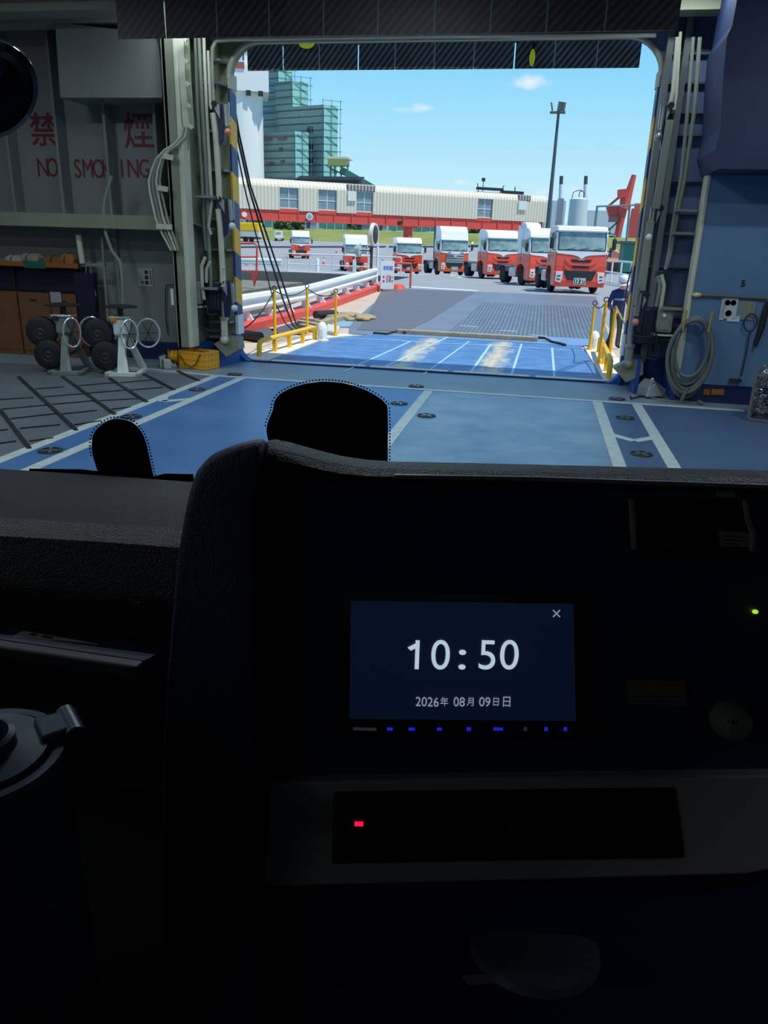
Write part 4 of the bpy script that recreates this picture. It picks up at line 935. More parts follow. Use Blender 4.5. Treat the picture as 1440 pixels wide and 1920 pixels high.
# near guard rail on its red kerb
_gf = GP(711, 540); _gk = (_gf.x + 8.08) / (_gf.y - 20.74); GEND = _gf.y
gx = lambda y: -8.08 + (y - 20.74) * _gk
gr = empty('guard_rail', (0, 0, 0), 0, 'white guard rail on a red kerb running away at left', 'guard rail')
def along(y0, y1, prof):
    m_ = MB(); m_.loft([[(gx(y) + dx, y, z + zg(y)) for dx, z in prof] for y in (y0, 26, 30, 34, y1)]); return m_
along(15.8, GEND, [(-.28, -.1), (.28, -.1), (.28, .2), (.2, .26), (-.28, .26)]).build('kerb', REDR, gr)
WB = [(.05, .5), (.14, .54), (.16, .62), (.08, .68), (.06, .74), (.08, .8), (.16, .86), (.14, .95), (.05, .99), (.02, .99), (.02, .5)]
along(15.8, GEND - 1, WB).build('beam', WHITE, gr, True)
def y_on_rail(px, py=580):
    d = ray(px, py); a0, b0 = gx(0), _gk
    t = a0 / (d.x - b0 * d.y); return d.y * t
for px in (430, 462, 504.5, 539.5, 572, 600, 625.5, 647, 667, 685, 701):
    y = y_on_rail(px, 560); zq = zg(y)
    m_ = MB(); m_.bx(gx(y) - .1, gx(y) + .05, y - .09, y + .09, zq + .24, zq + .95); m_.prism([(gx(y) + .05, y - .04, zq + .25), (gx(y) + .22, y - .04, zq + .25), (gx(y) + .05, y - .04, zq + .5)], (0, .08, 0)); m_.build('rail_post', WHITE, gr)
sg = empty('sign_board', (gx(GEND - 1.5) + .72, GEND - 1.5, zg(GEND) + .05), 0, 'white sign board with blue and red writing at the far end of the guard rail', 'sign')
sg.rotation_euler = (0, 0, .45)
MB().bx(-.32, .32, 0, .03, 0, 1.25).build('board', WHITE, sg)
m_ = MB()
for k in range(3): m_.bx(-.2 + k * .13, -.1 + k * .13, -.008, 0, .85, 1.02)
m_.build('blue_character', mat('sign blue', (90, 140, 220), .6), sg)
m_ = MB()
for x, z, w, h in ((-.22, .5, .08, .08), (-.22, .3, .08, .1), (-.05, .3, .03, .3), (.02, .3, .03, .34), (.09, .32, .07, .28), (.2, .32, .06, .08), (.2, .5, .06, .05), (.18, .82, .05, .2)): m_.bx(x, x + w, -.008, 0, z, z + h)
m_.build('red_character', mat('sign red brown', (170, 90, 110), .6), sg)
MB().bx(-.28, -.22, .03, .08, -.08, 1.3).build('sign_post', RUST, sg)
# far guard rail beyond the dock
fr = empty('guard_rail', (0, 58.9, .14), 0, 'white guard rail on the quay edge beyond the dock at left', 'guard rail')
MB().loft([[(x, dx, z) for dx, z in [(-.05 - .1 * s, z_ + .0) for s, z_ in ((0, .4), (.8, .46), (1, .55), (.2, .62), (1, .72), (.8, .84), (0, .9))] + [(0, .9), (0, .4)]] for x in (-40, -19.6)]).build('beam', WHITE, fr, True)
for x in (-32, -28, -24.2, -20.2): MB().bx(x - .12, x + .12, -.02, .2, -.02, .85).build('rail_post', WHITE, fr)
# white tube railings and bollards near the dock edge
def tube_railing(name, pts, h, label, m, mids=(.5,), rad=.035, step=None, group=None):
    pts = [Vector(p) for p in pts]; r = empty(name, pts[0], 0, label, 'railing', group)
    L = [p - pts[0] for p in pts]
    MB().tube([p + Vector((0, 0, h)) for p in L], rad, 8).build('top_rail', m, r, True)
    for f in mids: MB().tube([p + Vector((0, 0, h * f)) for p in L], rad * .8, 8).build('mid_rail', m, r, True)
    for a, b in zip(L, L[1:]):
        k = max(1, round((b - a).length / (step or 1.9)))
        for i in range(k + (1 if b is L[-1] else 0)):
            p = a.lerp(b, i / k); MB().cyl(p, p + Vector((0, 0, h)), rad, None, 8).build('post', m, r, True)
    return r
tube_railing('tube_railing', [(-18.9, 58.3, .12), (-10.2, 58.3, .12)], 1.35, 'white tube railing on the dock edge in front of the parked tractor by the mirror', WHITE, (.45, 0.05), .045, 1.9)
for x, lab in ((-16.9, 'white bollard behind the tube railing, left of the pair'), (-14.0, 'white bollard behind the tube railing, right of the pair')):
    o = MB().lathe([(.14, 0), (.14, .95), (.1, 1.04), (0, 1.07)], (x, 59.4, .1), 14).build('bollard', WHITE, smooth=True); tag(o, lab, 'bollard', 'bollards by the tube railing')
tube_railing('red_railing', [(gx(GEND) + .45, GEND + .6, zg(GEND)), (gx(GEND) + 1.35, GEND + 1.0, zg(GEND))], 1.15, 'small red railing at the far end of the red kerb', REDR, (), .05, 1.3)
o = MB().lathe([(0, .25), (.3, .2), (.4, 0), (0, 0)], (gx(GEND) + .9, GEND - .0, zg(GEND) - .02), 12).build('red_float', mat('red float', (232, 80, 60), .5), smooth=True); tag(o, 'red rounded stopper on the ground below the small red railing', 'stopper')
rf = empty('red_gate', (0, 0, 0), 0, 'red tube gate with a pointed red stay on the dock pier at left', 'gate')
P_ = pp(40, 400, 457, 476, 456, 482, 461, 481, 508); MB().tube(P_, .055, 8).build('gate_frame', REDR, rf, True)
MB().tube(pp(40, 400, 482, 480, 482), .045, 8).build('cross_tube', REDR, rf, True)
MB().prism(pp(39.8, 470, 508, 485, 508, 476, 538), (0, .1, 0)).build('stay', REDR, rf)
MB().bar(PY(420, 509, 40), PY(484, 509, 40), .1, .1).build('bottom_bar', REDR, rf)
tube_railing('tube_railing', [(6.2, 52.5, .13), (5.0, 60, .13), (4.5, 63, .13)], 1.6, 'white tube railing at the far right behind the nearest tractor', WHITE, (.5, .08), .06, 2.4)
# traffic mirror
YM = GEND + 1.2; tm = empty('traffic_mirror', (PY(696, 500, YM).x, YM, zg(YM)), 0, 'round traffic mirror seen from behind on a rusty post', 'traffic mirror')
zm = PY(699, 440, YM).z - zg(YM); zt3 = PY(695, 420, YM).z - zg(YM)
MB().cyl((0, 0, -.05), (0, 0, zt3), .07).build('post', RUST, tm, True)
Rm = Matrix.Rotation(math.radians(84), 3, 'Z') @ Matrix.Rotation(pi / 2, 3, 'X')
MB().lathe([(0, .08), (.3, .06), (.5, 0), (.5, -.03), (0, -.02)], (.16, 0, zm), 28, Rm).build('mirror_back', mat('dark mirror back', (52, 42, 42), .5), tm, True)
MB().lathe([(.48, .02), (.53, .02), (.55, -.14), (.5, -.14)], (.16, 0, zm), 28, Rm).build('hood_rim', mat('mirror rim', (225, 215, 205), .5), tm, True)
MB().bar((0, 0, zm + .2), (.2, 0, zm + .2), .06).build('bracket', RUST, tm); MB().bar((0, 0, zm - .2), (.2, 0, zm - .2), .06).build('bracket', RUST, tm)
MB().lathe([(0, .3), (.2, .25), (.34, .0), (0, 0)], (-.55, -.1, zm - .75), 18, Matrix.Rotation(-pi / 2, 3, 'Y')).build('lamp_hood', mat('pale lamp hood', (205, 205, 205), .5), tm, True)
MB().bar((0, 0, zm - .75), (-.55, -.1, zm - .75), .05).build('lamp_arm', RUST, tm)
wf = empty('braced_post', (PY(707, 505, YM + .6).x, YM + .6, zg(YM + .6)), 0, 'white steel post with slanting stays beside the round mirror', 'frame'); hz_ = PY(708, 455, YM).z - zg(YM)
MB().cyl((0, 0, -.02), (0, 0, hz_), .06).build('post', WHITE, wf, True); MB().bar((0, 0, hz_ * .75), (.55, .1, hz_ * .95), .05).build('stay', WHITE, wf); MB().bar((0, 0, hz_ * .4), (.55, .1, hz_ * .95), .04).build('stay', WHITE, wf); MB().bar((0, 0, hz_ * .97), (.55, .1, hz_ * .95), .04).build('stay', WHITE, wf)
def cone(loc, label, s=1.0):
    r = empty('traffic_cone', loc, 0, label, 'traffic cone', 'traffic cones on the quay')
    CR = mat('cone red', (235, 90, 70), .5)
    MB().bx(-.19 * s, .19 * s, -.19 * s, .19 * s, 0, .03).build('base', CR, r)
    MB().lathe([(.14 * s, .03), (.09 * s, .3 * s)], seg=14).build('cone_body', CR, r, True); MB().lathe([(.09 * s, .3 * s), (.06 * s, .5 * s)], seg=14).build('white_band', WHITE, r, True); MB().lathe([(.06 * s, .5 * s), (.03 * s, .7 * s), (0, .71 * s)], seg=14).build('cone_tip', CR, r, True)
for px, y, lab in ((446, 90, 'traffic cone on the quay seen through the red gate, leftmost'), (462, 90, 'traffic cone on the quay seen through the red gate, middle'), (478, 91, 'traffic cone on the quay seen through the red gate, rightmost'), (607, 97, 'traffic cone on the asphalt between the two leftmost tractors'), (631, 128, 'small traffic cone far off by the grass'), (696, 80, 'traffic cone beside the round mirror post')):
    d = ray(px, 465); cone((d.x / d.y * y, y, zg(y) - .02), lab, 1.3)

# ================================================================== TRACTOR UNITS
TRED = mat('tractor red paint', (242, 78, 54), .28, coat=.4, var=.03); TORG = mat('tractor orange red paint', (230, 84, 40), .28, coat=.4, var=.03)
TWHT = mat('tractor white paint', (240, 242, 246), .25, coat=.4); TBLK = mat('tractor black plastic', (34, 38, 46), .5)
TGLS = mat('tractor window glass', (140, 160, 156), .04, var=.5, vscale=1.1, spec=.9, coat=.6); TLMP = mat('headlamp lens', (232, 228, 226), .08, spec=.9)
TGRY = mat('tractor chassis grey', (70, 74, 82), .5, var=.2); TALU = mat('tractor alloy', (196, 200, 204), .3, .5); TCHR = mat('chrome bars', (200, 206, 212), .18, .7)
TTYR = mat('tyre rubber', (26, 27, 30), .8); PLATE_G = mat('plate green', (40, 84, 66), .4); SKYBL = mat('seat cover pale', (210, 220, 214), .8)
def tractor(loc, deg, H, label, style=0, plate=None, red=TRED):
    r = empty('tractor_unit', loc, math.radians(deg), label, 'truck', 'red and white tractor units on the quay')
    hw = 1.245
    def px_(pts, x0, x1, m, name, bev=.0, seg=2, parent=r):   # profile in y,z pushed across x
        return MB().prism([(x0, y, z) for y, z in pts], (x1 - x0, 0, 0)).build(name, m, parent, bevel=bev, seg=seg)
    px_([(0.0, 1.0), (-.02, 1.3), (.0, 1.92), (2.1, 1.92), (2.1, 1.05), (1.95, 1.05), (1.85, 1.2), (1.35, 1.28), (.85, 1.2), (.75, 1.0)], -hw, hw, red, 'lower_cab', .05)
    px_([(.01, 1.9), (.09, 2.02), (.27, 2.9), (2.1, 2.9), (2.1, 1.9)], -hw + .005, hw - .005, TWHT, 'upper_cab', .05)
    px_([(.25, 2.93), (.26, 3.05), (.42, 3.05 + (H - 3.05) * .6), (.8, H), (2.0, H), (2.1, H - .1), (2.1, 2.86), (.3, 2.86)], -hw + .03, hw - .03, TWHT, 'roof_fairing', .11, 3)
    px_([(.14, 2.84), (.1, 2.92), (.3, 2.97), (.3, 2.86)], -hw + .02, hw - .02, TWHT, 'sun_visor', .02)
    # white chevron across the red front
    MB().prism([(-1.2, -.028, 1.97), (1.2, -.028, 1.97), (1.2, -.028, 1.86), (.42, -.028, 1.8), (.18, -.028, 1.74), (0, -.028, 1.62), (-.18, -.028, 1.74), (-.42, -.028, 1.8), (-1.2, -.028, 1.86)], (0, .03, 0)).build('white_chevron', TWHT, r)
    w = MB(); w.loft([[(-1.13, .075, 2.03), (1.13, .075, 2.03), (1.11, .255, 2.86), (-1.11, .255, 2.86)], [(-1.13, .045, 2.03), (1.13, .045, 2.03), (1.11, .225, 2.86), (-1.11, .225, 2.86)]])
    ws = w.build('windscreen', TGLS, r, bevel=.012)
    fr_ = MB()
    for a, b in (((-1.15, .05, 2.02), (1.15, .05, 2.02)), ((-1.12, .235, 2.87), (1.12, .235, 2.87)), ((-1.14, .05, 2.02), (-1.12, .235, 2.87)), ((1.14, .05, 2.02), (1.12, .235, 2.87))): fr_.bar(a, b, .035)
    fr_.build('windscreen_seal', TBLK, ws)
    for x in (-.75, -.1, .55): MB().bar((x, .03, 2.05), (x + .42, .04, 2.14), .02).build('wiper', TBLK, ws)
    for x, z, ww, hh in ((-.55, 2.5, .3, .4), (.12, 2.5, .34, .42)): MB().prism([(x, .118 + (z - 2.3) * .2, z - hh / 2), (x + ww, .118 + (z - 2.3) * .2, z - hh / 2), (x + ww * .9, .155 + (z - 2.3) * .22, z + hh / 2), (x - .05, .155 + (z - 2.3) * .22, z + hh / 2)], (0, .01, 0)).build('seat_cover', SKYBL, ws)
    # bumper, lamps, grille
    px_([(-.05, .32), (-.08, .6), (-.03, 1.06), (.7, 1.06), (.78, .5), (.72, .32)], -hw, hw, red, 'bumper', .06)
    MB().prism([(-.8, -.095, 1.08), (.8, -.095, 1.08), (.6, -.1, .63), (-.6, -.1, .63)], (0, .06, 0)).build('lower_grille', TBLK, r, bevel=.015)
    for s in (-1, 1):
        hl = MB().prism([(s * .84, -.095, 1.02), (s * 1.17, -.085, 1.0), (s * 1.2, -.08, .56), (s * .92, -.095, .5), (s * .86, -.1, .7)], (0, .06, 0)).build('headlamp', TLMP, r, bevel=.015)
        MB().prism([(s * .95, -.102, .86), (s * 1.12, -.096, .84), (s * 1.1, -.096, .78), (s * .95, -.104, .8)], (0, .02, 0)).build('lamp_core', TGRY, hl)
        MB().prism([(s * .95, -.108, .68), (s * 1.14, -.098, .7), (s * 1.1, -.098, .64), (s * .96, -.108, .63)], (0, .02, 0)).build('lamp_core', TGRY, hl)
    if style != 1:
        for z, ww, hh in ((1.53, .52, .14), (1.24, .44, .11)):
            gq = MB().prism([(-ww, -.035, z + hh / 2), (ww, -.035, z + hh / 2), (ww * .82, -.04, z - hh / 2), (-ww * .82, -.04, z - hh / 2)], (0, .04, 0)).build('grille_slot', TBLK, r)
        for s in (-1, 1):
            for z in (1.5, 1.2): MB().prism([(s * .8, -.05, z + .12), (s * .56, -.05, z - .02), (s * .4, -.06, z - .12), (s * .0, -.06, z - .12), (s * .0, -.06, z - .2), (s * .46, -.06, z - .2), (s * .78, -.05, z - .02)], (0, .04, 0)).build('grille_bar', red, r, bevel=.01)
        if style == 0: MB().bx(-.16, .16, -.05, -.03, 1.57, 1.6).build('badge', TCHR, r)
    else:
        MB().bx(-.78, .78, -.05, .0, 1.0, 1.78).build('grille_panel', TBLK, r)
        for k in range(4): MB().prism([(-.8, -.1, 1.76 - k * .2), (.8, -.1, 1.76 - k * .2), (.78, -.08, 1.62 - k * .2), (-.78, -.08, 1.62 - k * .2)], (0, .05, 0)).build('grille_bar', TCHR, r, bevel=.015)
        MB().lathe([(.12, -.02), (.16, -.02), (.16, .02), (.12, .02)], (0, -.12, 1.66), 20, Matrix.Rotation(pi / 2, 3, 'X')).build('badge', TCHR, r, True)
        for x in (-.6, .5): MB().bx(x, x + .26, -.04, -.02, 1.86, 1.91).build('lettering_bar', TGRY, r)
    pl = MB().bx(-.29, .29, -.125, -.1, .44, .74).build('number_plate', mat('plate frame', (220, 224, 214), .4), r); MB().bx(-.26, .26, -.13, -.12, .47, .71).build('plate_face', PLATE_G, pl)
    if plate: text_obj('plate_number', plate, .26, frame_m((0.0, -.132, .59), (1, 0, 0), (0, 0, 1)), TWHT, pl, .002, 'CENTER', .008, .82)
    else:
        m_ = MB()
        for k in range(4): m_.bx(-.2 + k * .11, -.13 + k * .11, -.135, -.128, .52, .67)
        m_.build('plate_number', TWHT, pl)
    # sides
    for s in (-1, 1):
        sw = MB().prism([(s * hw, .5, 2.12), (s * hw, .4, 2.55), (s * hw, .46, 2.75), (s * hw, 1.35, 2.75), (s * hw, 1.4, 2.35), (s * hw, 1.0, 2.22), (s * hw, .75, 1.98)], (s * .012, 0, 0)).build('side_window', TGLS, r, bevel=.004)
        MB().bx(s * hw, s * (hw + .01), 1.44, 1.47, 1.1, 2.8).build('door_seam', TBLK, r)
        MB().bx(s * hw, s * (hw + .03), 1.15, 1.35, 1.78, 1.83).build('door_handle', TWHT, r)
        mr_ = MB(); mr_.box((s * 1.5, -.02, 2.33), (.2, .12, .52)); mr = mr_.build('mirror', TBLK, r, bevel=.05)
        m2 = MB(); m2.tube([(s * 1.22, .18, 2.85), (s * 1.46, .0, 2.78), (s * 1.5, -.02, 2.55)], .022, 6); m2.tube([(s * 1.24, .12, 2.0), (s * 1.45, .0, 2.02), (s * 1.5, -.02, 2.15)], .022, 6); m2.build('mirror_arm', TBLK, mr)
        px_([(.72, .45), (.78, 1.02), (.9, 1.2), (1.35, 1.32), (1.85, 1.22), (1.98, 1.0), (1.98, .6), (2.05, .6), (2.06, 1.1), (1.9, 1.32), (1.35, 1.42), (.82, 1.3), (.66, 1.06), (.6, .45)], s * hw - s * .3, s * (hw + .01), TGRY if style == 1 else red, 'wheel_arch')
        for y, dual in ((1.35, 0), (4.6, 1)):
            for k in range(1 + dual):
                x = s * (1.07 - k * .31); RY = Matrix.Rotation(pi / 2, 3, 'Y')
                tw = MB().lathe([(.3, -.13), (.46, -.135), (.51, -.1), (.515, 0), (.51, .1), (.46, .135), (.3, .13)], (x, y, .515), 28, RY).build('wheel', TTYR, r, True)
                if k == 0: MB().lathe([(0, s * .04), (.1, s * .04), (.13, s * -.0 + (.06 * s if not dual else -.06 * s)), (.22, s * (.05 if not dual else -.04)), (.3, s * .12), (.32, s * .13), (.3, s * .05)], (x, y, .515), 24, RY).build('wheel_rim', TALU, tw, True)
        MB().bx(s * .62, s * 1.2, 2.35, 3.5, .45, 1.0).build('fuel_tank' if s < 0 else 'battery_box', TALU if s < 0 else TGRY, r, bevel=.08)
        MB().bx(s * .38, s * .46, .3, 5.5, .75, 1.02).build('chassis_rail', TGRY, r)
        px_([(4.0, .75), (4.02, 1.05), (4.25, 1.14), (4.95, 1.14), (5.18, 1.05), (5.2, .75), (5.16, .75), (5.12, 1.0), (4.9, 1.08), (4.3, 1.08), (4.08, 1.0), (4.04, .75)], s * .6, s * 1.22, TGRY, 'rear_fender')
    MB().bx(-1.0, 1.0, 3.55, 3.95, .55, .95).build('air_tank', TALU, r, bevel=.06)
    MB().lathe([(.0, .06), (.2, .06), (.5, 0), (.5, -.06), (0, -.06)], (0, 4.4, 1.12), 20).build('fifth_wheel', TGRY, r)
    MB().bx(-.6, .6, 4.45, 4.75, .4, .65).build('rear_axle', TGRY, r)
    MB().bx(-.9, .9, .5, 1.9, .45, 1.1).build('engine_block', TTYR, r)
    MB().bx(-1.1, -.6, 2.15, 2.35, 1.0, 2.7).build('intake_stack', TGRY, r)
    MB().bar((-.5, 2.3, 1.6), (-.4, 2.9, 1.2), .05).build('air_line', TGRY, r)
    if style == 2:
        px_([(1.0, H - .05), (1.15, H + .22), (1.5, H + .34), (2.0, H + .34), (2.0, H - .1)], -1.18, -.2, TWHT, 'air_deflector', .06)
        px_([(1.35, 2.85), (1.3, H - .05), (2.2, H + .1), (2.2, 2.2), (1.9, 2.2)], -hw - .02, -hw + .2, TWHT, 'side_fairing', .03)
    if style == 1:
        px_([(1.9, H - .3), (1.95, H + .02), (2.15, H + .02), (2.15, 1.3), (2.08, 1.3)], -hw - .03, hw + .03, TBLK, 'rear_fairing', .02)
        MB().bx(1.38, 1.62, -.04, .1, 2.2, 2.8).build('kerb_mirror', TWHT, r, bevel=.08)
    return r
TG = [(1083, 549.5, 11, 3.14, 0, '13 27', TRED, 'red and white tractor unit nearest the ship at the right, number plate 1327'),
      (1024, 530.5, 24, 3.45, 2, None, TRED, 'red and white tractor unit with a roof air deflector, just behind the nearest one'),
      (941, 513, 25, 3.45, 0, None, TRED, 'red and white tractor unit third from the right in the row'),
      (851, 511, 25, 3.98, 1, None, TORG, 'orange red and white tall tractor unit with a chrome barred grille'),
      (767, 512, 22, 3.4, 0, None, TRED, 'red and white low tractor unit left of the chrome grille tractor'),
      (668, 507, 21, 3.9, 0, None, TRED, 'red and white tractor unit behind the round traffic mirror'),
      (565, 485, 24, 3.7, 0, None, TRED, 'red and white tractor unit farthest away at the left of the row')]
TD = [40, 51, 60, 68.5, 76, 85, 109]
for (px, py, deg, H, sty, plate, paint, lab), y in zip(TG, TD):
    d = ray(px, py); tractor((d.x / d.y * y, y, zg(y) - .02), deg, H, lab, sty, plate, paint)

# small trucks far off
def pick(px, y, z, deg, label, kind):
    d = ray(px, 455); x = d.x / d.y * y
    r = empty('light_truck' if kind == 0 else 'tank_trailer', (x, y, z), math.radians(deg), label, 'truck')
    if kind == 0:
        MB().prism([(-.75, 0, .45), (-.75, .02, 1.1), (-.75, .35, 1.85), (-.75, 1.3, 1.9), (-.75, 1.35, .45)], (1.5, 0, 0)).build('cab', TWHT, r, bevel=.08)
        MB().prism([(-.65, .02, 1.15), (.65, .02, 1.15), (.6, .3, 1.75), (-.6, .3, 1.75)], (0, .03, 0)).build('windscreen', TGLS, r)
        MB().bx(-.75, .75, 1.4, 3.4, .6, 1.0).build('cargo_bed', TWHT, r)
        for s in (-1, 1):
            for y_ in (.7, 2.8): MB().lathe([(0, -.09), (.28, -.09), (.28, .09), (0, .09)], (s * .66, y_, .28), 16, Matrix.Rotation(pi / 2, 3, 'Y')).build('wheel', TTYR, r, True)
            MB().bx(s * .4, s * .65, -.03, .02, .65, .85).build('headlamp', TLMP, r)
    else:
        MB().bx(-5, 3.2, 0, 2.3, 2.1, 3.6).build('cover', mat('bright yellow cover', (250, 205, 20), .5), r, bevel=.15)
        MB().bx(-5, 3.2, .05, 2.25, 1.0, 2.1).build('body', mat('pale trailer side', (210, 210, 205), .5), r)
        MB().bx(-5, 3.0, .3, 2.0, .6, 1.0).build('chassis_frame', TGRY, r)
        for x_ in (-3, -1.8, .4, 1.6): MB().lathe([(0, -.12), (.5, -.12), (.5, .12), (0, .12)], (x_, .3, .5), 16, Matrix.Rotation(pi / 2, 3, 'X')).build('wheel', TTYR, r, True)
pick(522, 156, 2.15, 12, 'small white pickup truck standing far off by the grass bank', 0)
pick(456, 150, 1.75, 0, 'trailer with a yellow cover far off at the left door jamb', 1)

# ================================================================== PERSON at the right of the ramp
def person():
    p = G(1148, 652); root = empty('person', (p.x, p.y, -.03), math.radians(25), 'person in navy jacket, grey green trousers and white helmet behind the right yellow posts', 'person')
    J = {'pel': (0, 0, .98, .15), 'sp1': (0, -.02, 1.12, .145), 'sp2': (0, -.04, 1.28, .16), 'ch': (0, -.07, 1.42, .165), 'nk': (0, -.12, 1.54, .06), 'hd0': (0, -.155, 1.60, .075), 'hd1': (0, -.17, 1.69, .098), 'hd2': (0, -.165, 1.77, .085),
         'hl': (.1, 0, .92, .1), 'kl': (.12, -.04, .5, .068), 'al': (.12, .02, .1, .045), 'tl': (.13, -.14, .05, .04), 'hr': (-.1, 0, .92, .1), 'kr': (-.13, -.1, .5, .068), 'ar': (-.13, .0, .1, .045), 'tr': (-.15, -.16, .05, .04),
         'sl': (.2, -.06, 1.44, .075), 'el': (.27, -.06, 1.16, .052), 'wl': (.2, -.27, 1.05, .034), 'pl': (.17, -.34, 1.03, .036), 'sr': (-.2, -.06, 1.44, .075), 'er': (-.28, -.02, 1.16, .052), 'wr': (-.24, -.24, 1.02, .034), 'pr': (-.22, -.31, 1.0, .036)}
    E = [('pel', 'sp1'), ('sp1', 'sp2'), ('sp2', 'ch'), ('ch', 'nk'), ('nk', 'hd0'), ('hd0', 'hd1'), ('hd1', 'hd2'), ('pel', 'hl'), ('hl', 'kl'), ('kl', 'al'), ('al', 'tl'), ('pel', 'hr'), ('hr', 'kr'), ('kr', 'ar'), ('ar', 'tr'),
         ('ch', 'sl'), ('sl', 'el'), ('el', 'wl'), ('wl', 'pl'), ('ch', 'sr'), ('sr', 'er'), ('er', 'wr'), ('wr', 'pr')]
    for s, w, pm in ((1, 'pl', 'l'), (-1, 'pr', 'r')):
        b = Vector(J[w][:3])
        for k in range(4):
            f1 = b + Vector((s * (-.03 + .02 * k), -.05, .0)); f2 = f1 + Vector((0, -.04 - .006 * (k in (1, 2)), -.02)); f3 = f2 + Vector((0, -.02, -.03))
            J['f%s%d' % (pm, k)] = (*f1, .010); J['g%s%d' % (pm, k)] = (*f2, .009); J['h%s%d' % (pm, k)] = (*f3, .008)
            E += [(w, 'f%s%d' % (pm, k)), ('f%s%d' % (pm, k), 'g%s%d' % (pm, k)), ('g%s%d' % (pm, k), 'h%s%d' % (pm, k))]
        t1 = b + Vector((-s * .04, -.01, .01)); t2 = t1 + Vector((-s * .015, -.04, -.01)); J['t1' + pm] = (*t1, .011); J['t2' + pm] = (*t2, .009); E += [(w, 't1' + pm), ('t1' + pm, 't2' + pm)]
    names = list(J); me = bpy.data.meshes.new('body'); me.from_pydata([J[k][:3] for k in names], [(names.index(a), names.index(b)) for a, b in E], [])
    o = bpy.data.objects.new('body', me); COL.objects.link(o); o.parent = root
    sk = o.modifiers.new('skin', 'SKIN'); sk.use_smooth_shade = True
    for i, k in enumerate(names):
        v = me.skin_vertices[0].data[i]; v.radius = (J[k][3], J[k][3]); v.use_root = k == 'pel'
    sub = o.modifiers.new('sub', 'SUBSURF'); sub.levels = 2; sub.render_levels = 2
    dg = bpy.context.evaluated_depsgraph_get(); m2 = bpy.data.meshes.new_from_object(o.evaluated_get(dg)); o.modifiers.clear(); o.data = m2; m2.name = 'body'
    SKIN = mat('skin', (214, 160, 130), .5, var=.05); JK = mat('navy work cloth', (30, 50, 100), .8, var=.15, vscale=14); TR_ = mat('grey green trouser cloth', (84, 92, 80), .85, var=.25, vscale=7); BT = mat('work boots', (40, 38, 36), .6)
    m2.materials.clear()
    for mm in (SKIN, JK, TR_, BT): m2.materials.append(mm)
    for f in m2.polygons:
        c = f.center; f.use_smooth = True; hand = c.y < -.255 and c.z < 1.2 and c.z > .9
        f.material_index = 0 if (c.z > 1.53 or hand) else (3 if c.z < .14 else (2 if c.z < .95 and abs(c.x) < .21 and c.y > -.2 else 1))
    hd = Vector((0, -.168, 1.70))
    fc = MB(); fc.loft([[(-.013, hd.y - .09, 1.72), (.013, hd.y - .09, 1.72), (0, hd.y - .095, 1.73)], [(-.02, hd.y - .10, 1.675), (.02, hd.y - .10, 1.675), (0, hd.y - .125, 1.68)], [(-.012, hd.y - .09, 1.665), (.012, hd.y - .09, 1.665), (0, hd.y - .1, 1.665)]]); fc.build('nose', SKIN, root, True)
    for s in (-1, 1):
        MB().sph((s * .035, hd.y - .088, 1.715), .012, 8).build('eye', BLACK, root, True); MB().sph((s * .098, hd.y + .01, 1.69), .025, 8, (.5, .8, 1.2)).build('ear', SKIN, root, True)
    MB().sph((0, hd.y - .088, 1.63), .024, 8, (1.1, .4, .3)).build('mouth', mat('lips', (160, 90, 84), .5), root, True)
    Rh = Matrix.Rotation(.45, 3, 'X') @ Matrix.Rotation(-.3, 3, 'Y')
    hm = MB().lathe([(.132, 0), (.133, .03), (.12, .09), (.085, .14), (.04, .16), (0, .165)], (0, hd.y + .0, 1.735), 24, Rh).build('helmet', WHITE, root, True)
    MB().lathe([(.134, .018), (.1355, .018), (.1345, .034), (.133, .034)], (0, hd.y, 1.735), 24, Rh).build('helmet_stripe', mat('helmet stripe', (40, 60, 90), .4), hm, True)
    MB().lathe([(.12, -.002), (.19, -.012), (.19, -.004), (.12, .01)], (0, hd.y, 1.735), 14, Rh, -pi * .8, -pi * .2).build('helmet_brim', WHITE, hm, True)
    rf_ = MB()
    rf_.lathe([(.172, 0), (.176, 0), (.178, .05), (.172, .05)], (0, -.045, 1.26), 24, Matrix.Diagonal((1.02, .95, 1)))
    rf_.build('reflective_band', mat('reflective band', (150, 170, 200), .3), root, True)
    MB().tube([(-.1, -.1, 1.52), (0, -.2, 1.5), (.1, -.1, 1.52), (0, -.02, 1.55)], .03, 8, closed=True).build('collar', JK, root, True)
person()

# ================================================================== FAR BACKGROUND
# covered passenger walkway
WA = PY(440, 448, 130); WA.z = 0; WBp = PY(1012, 466, 163); WBp.z = 0
wd = (WBp - WA); WL = wd.length; wd.normalize(); wnrm = Vector((wd.y, -wd.x, 0))
wang = math.atan2(wd.y, wd.x)
def wu(px, py=400):
    d = ray(px, py); t = WA.dot(wnrm) / d.dot(wnrm) if abs(d.dot(wnrm)) > 1e-9 else 1
    return (Vector((d.x * t, d.y * t, 0)) - WA).dot(wd)
def wz(px, py):
    d = ray(px, py); t = WA.dot(wnrm) / d.dot(wnrm); return EYE + d.z * t
wk = empty('covered_walkway', WA, wang, 'long cream corrugated walkway with rounded roof on red girders', 'walkway')
zt5, zb5, zg5 = wz(700, 346), wz(700, 402), wz(700, 421)
CORR = stripes('cream corrugated cladding', (226, 218, 200), (196, 186, 166), (1, 0, 0), .62, .55, .5, .2, .05, 0, .4)
CORD = stripes('weathered grey corrugation', (176, 172, 162), (96, 94, 92), (1, 0, 0), .62, .6, .5, .15, .1)
holes = [(wu(525), wu(560)), (wu(597), wu(631)), (wu(668), wu(699)), (wu(895), wu(923))]
u = -40.0; segs = []
for a, b in holes: segs.append((u, a)); u = b
segs.append((u, WL + .8))
dz = zt5 - zb5
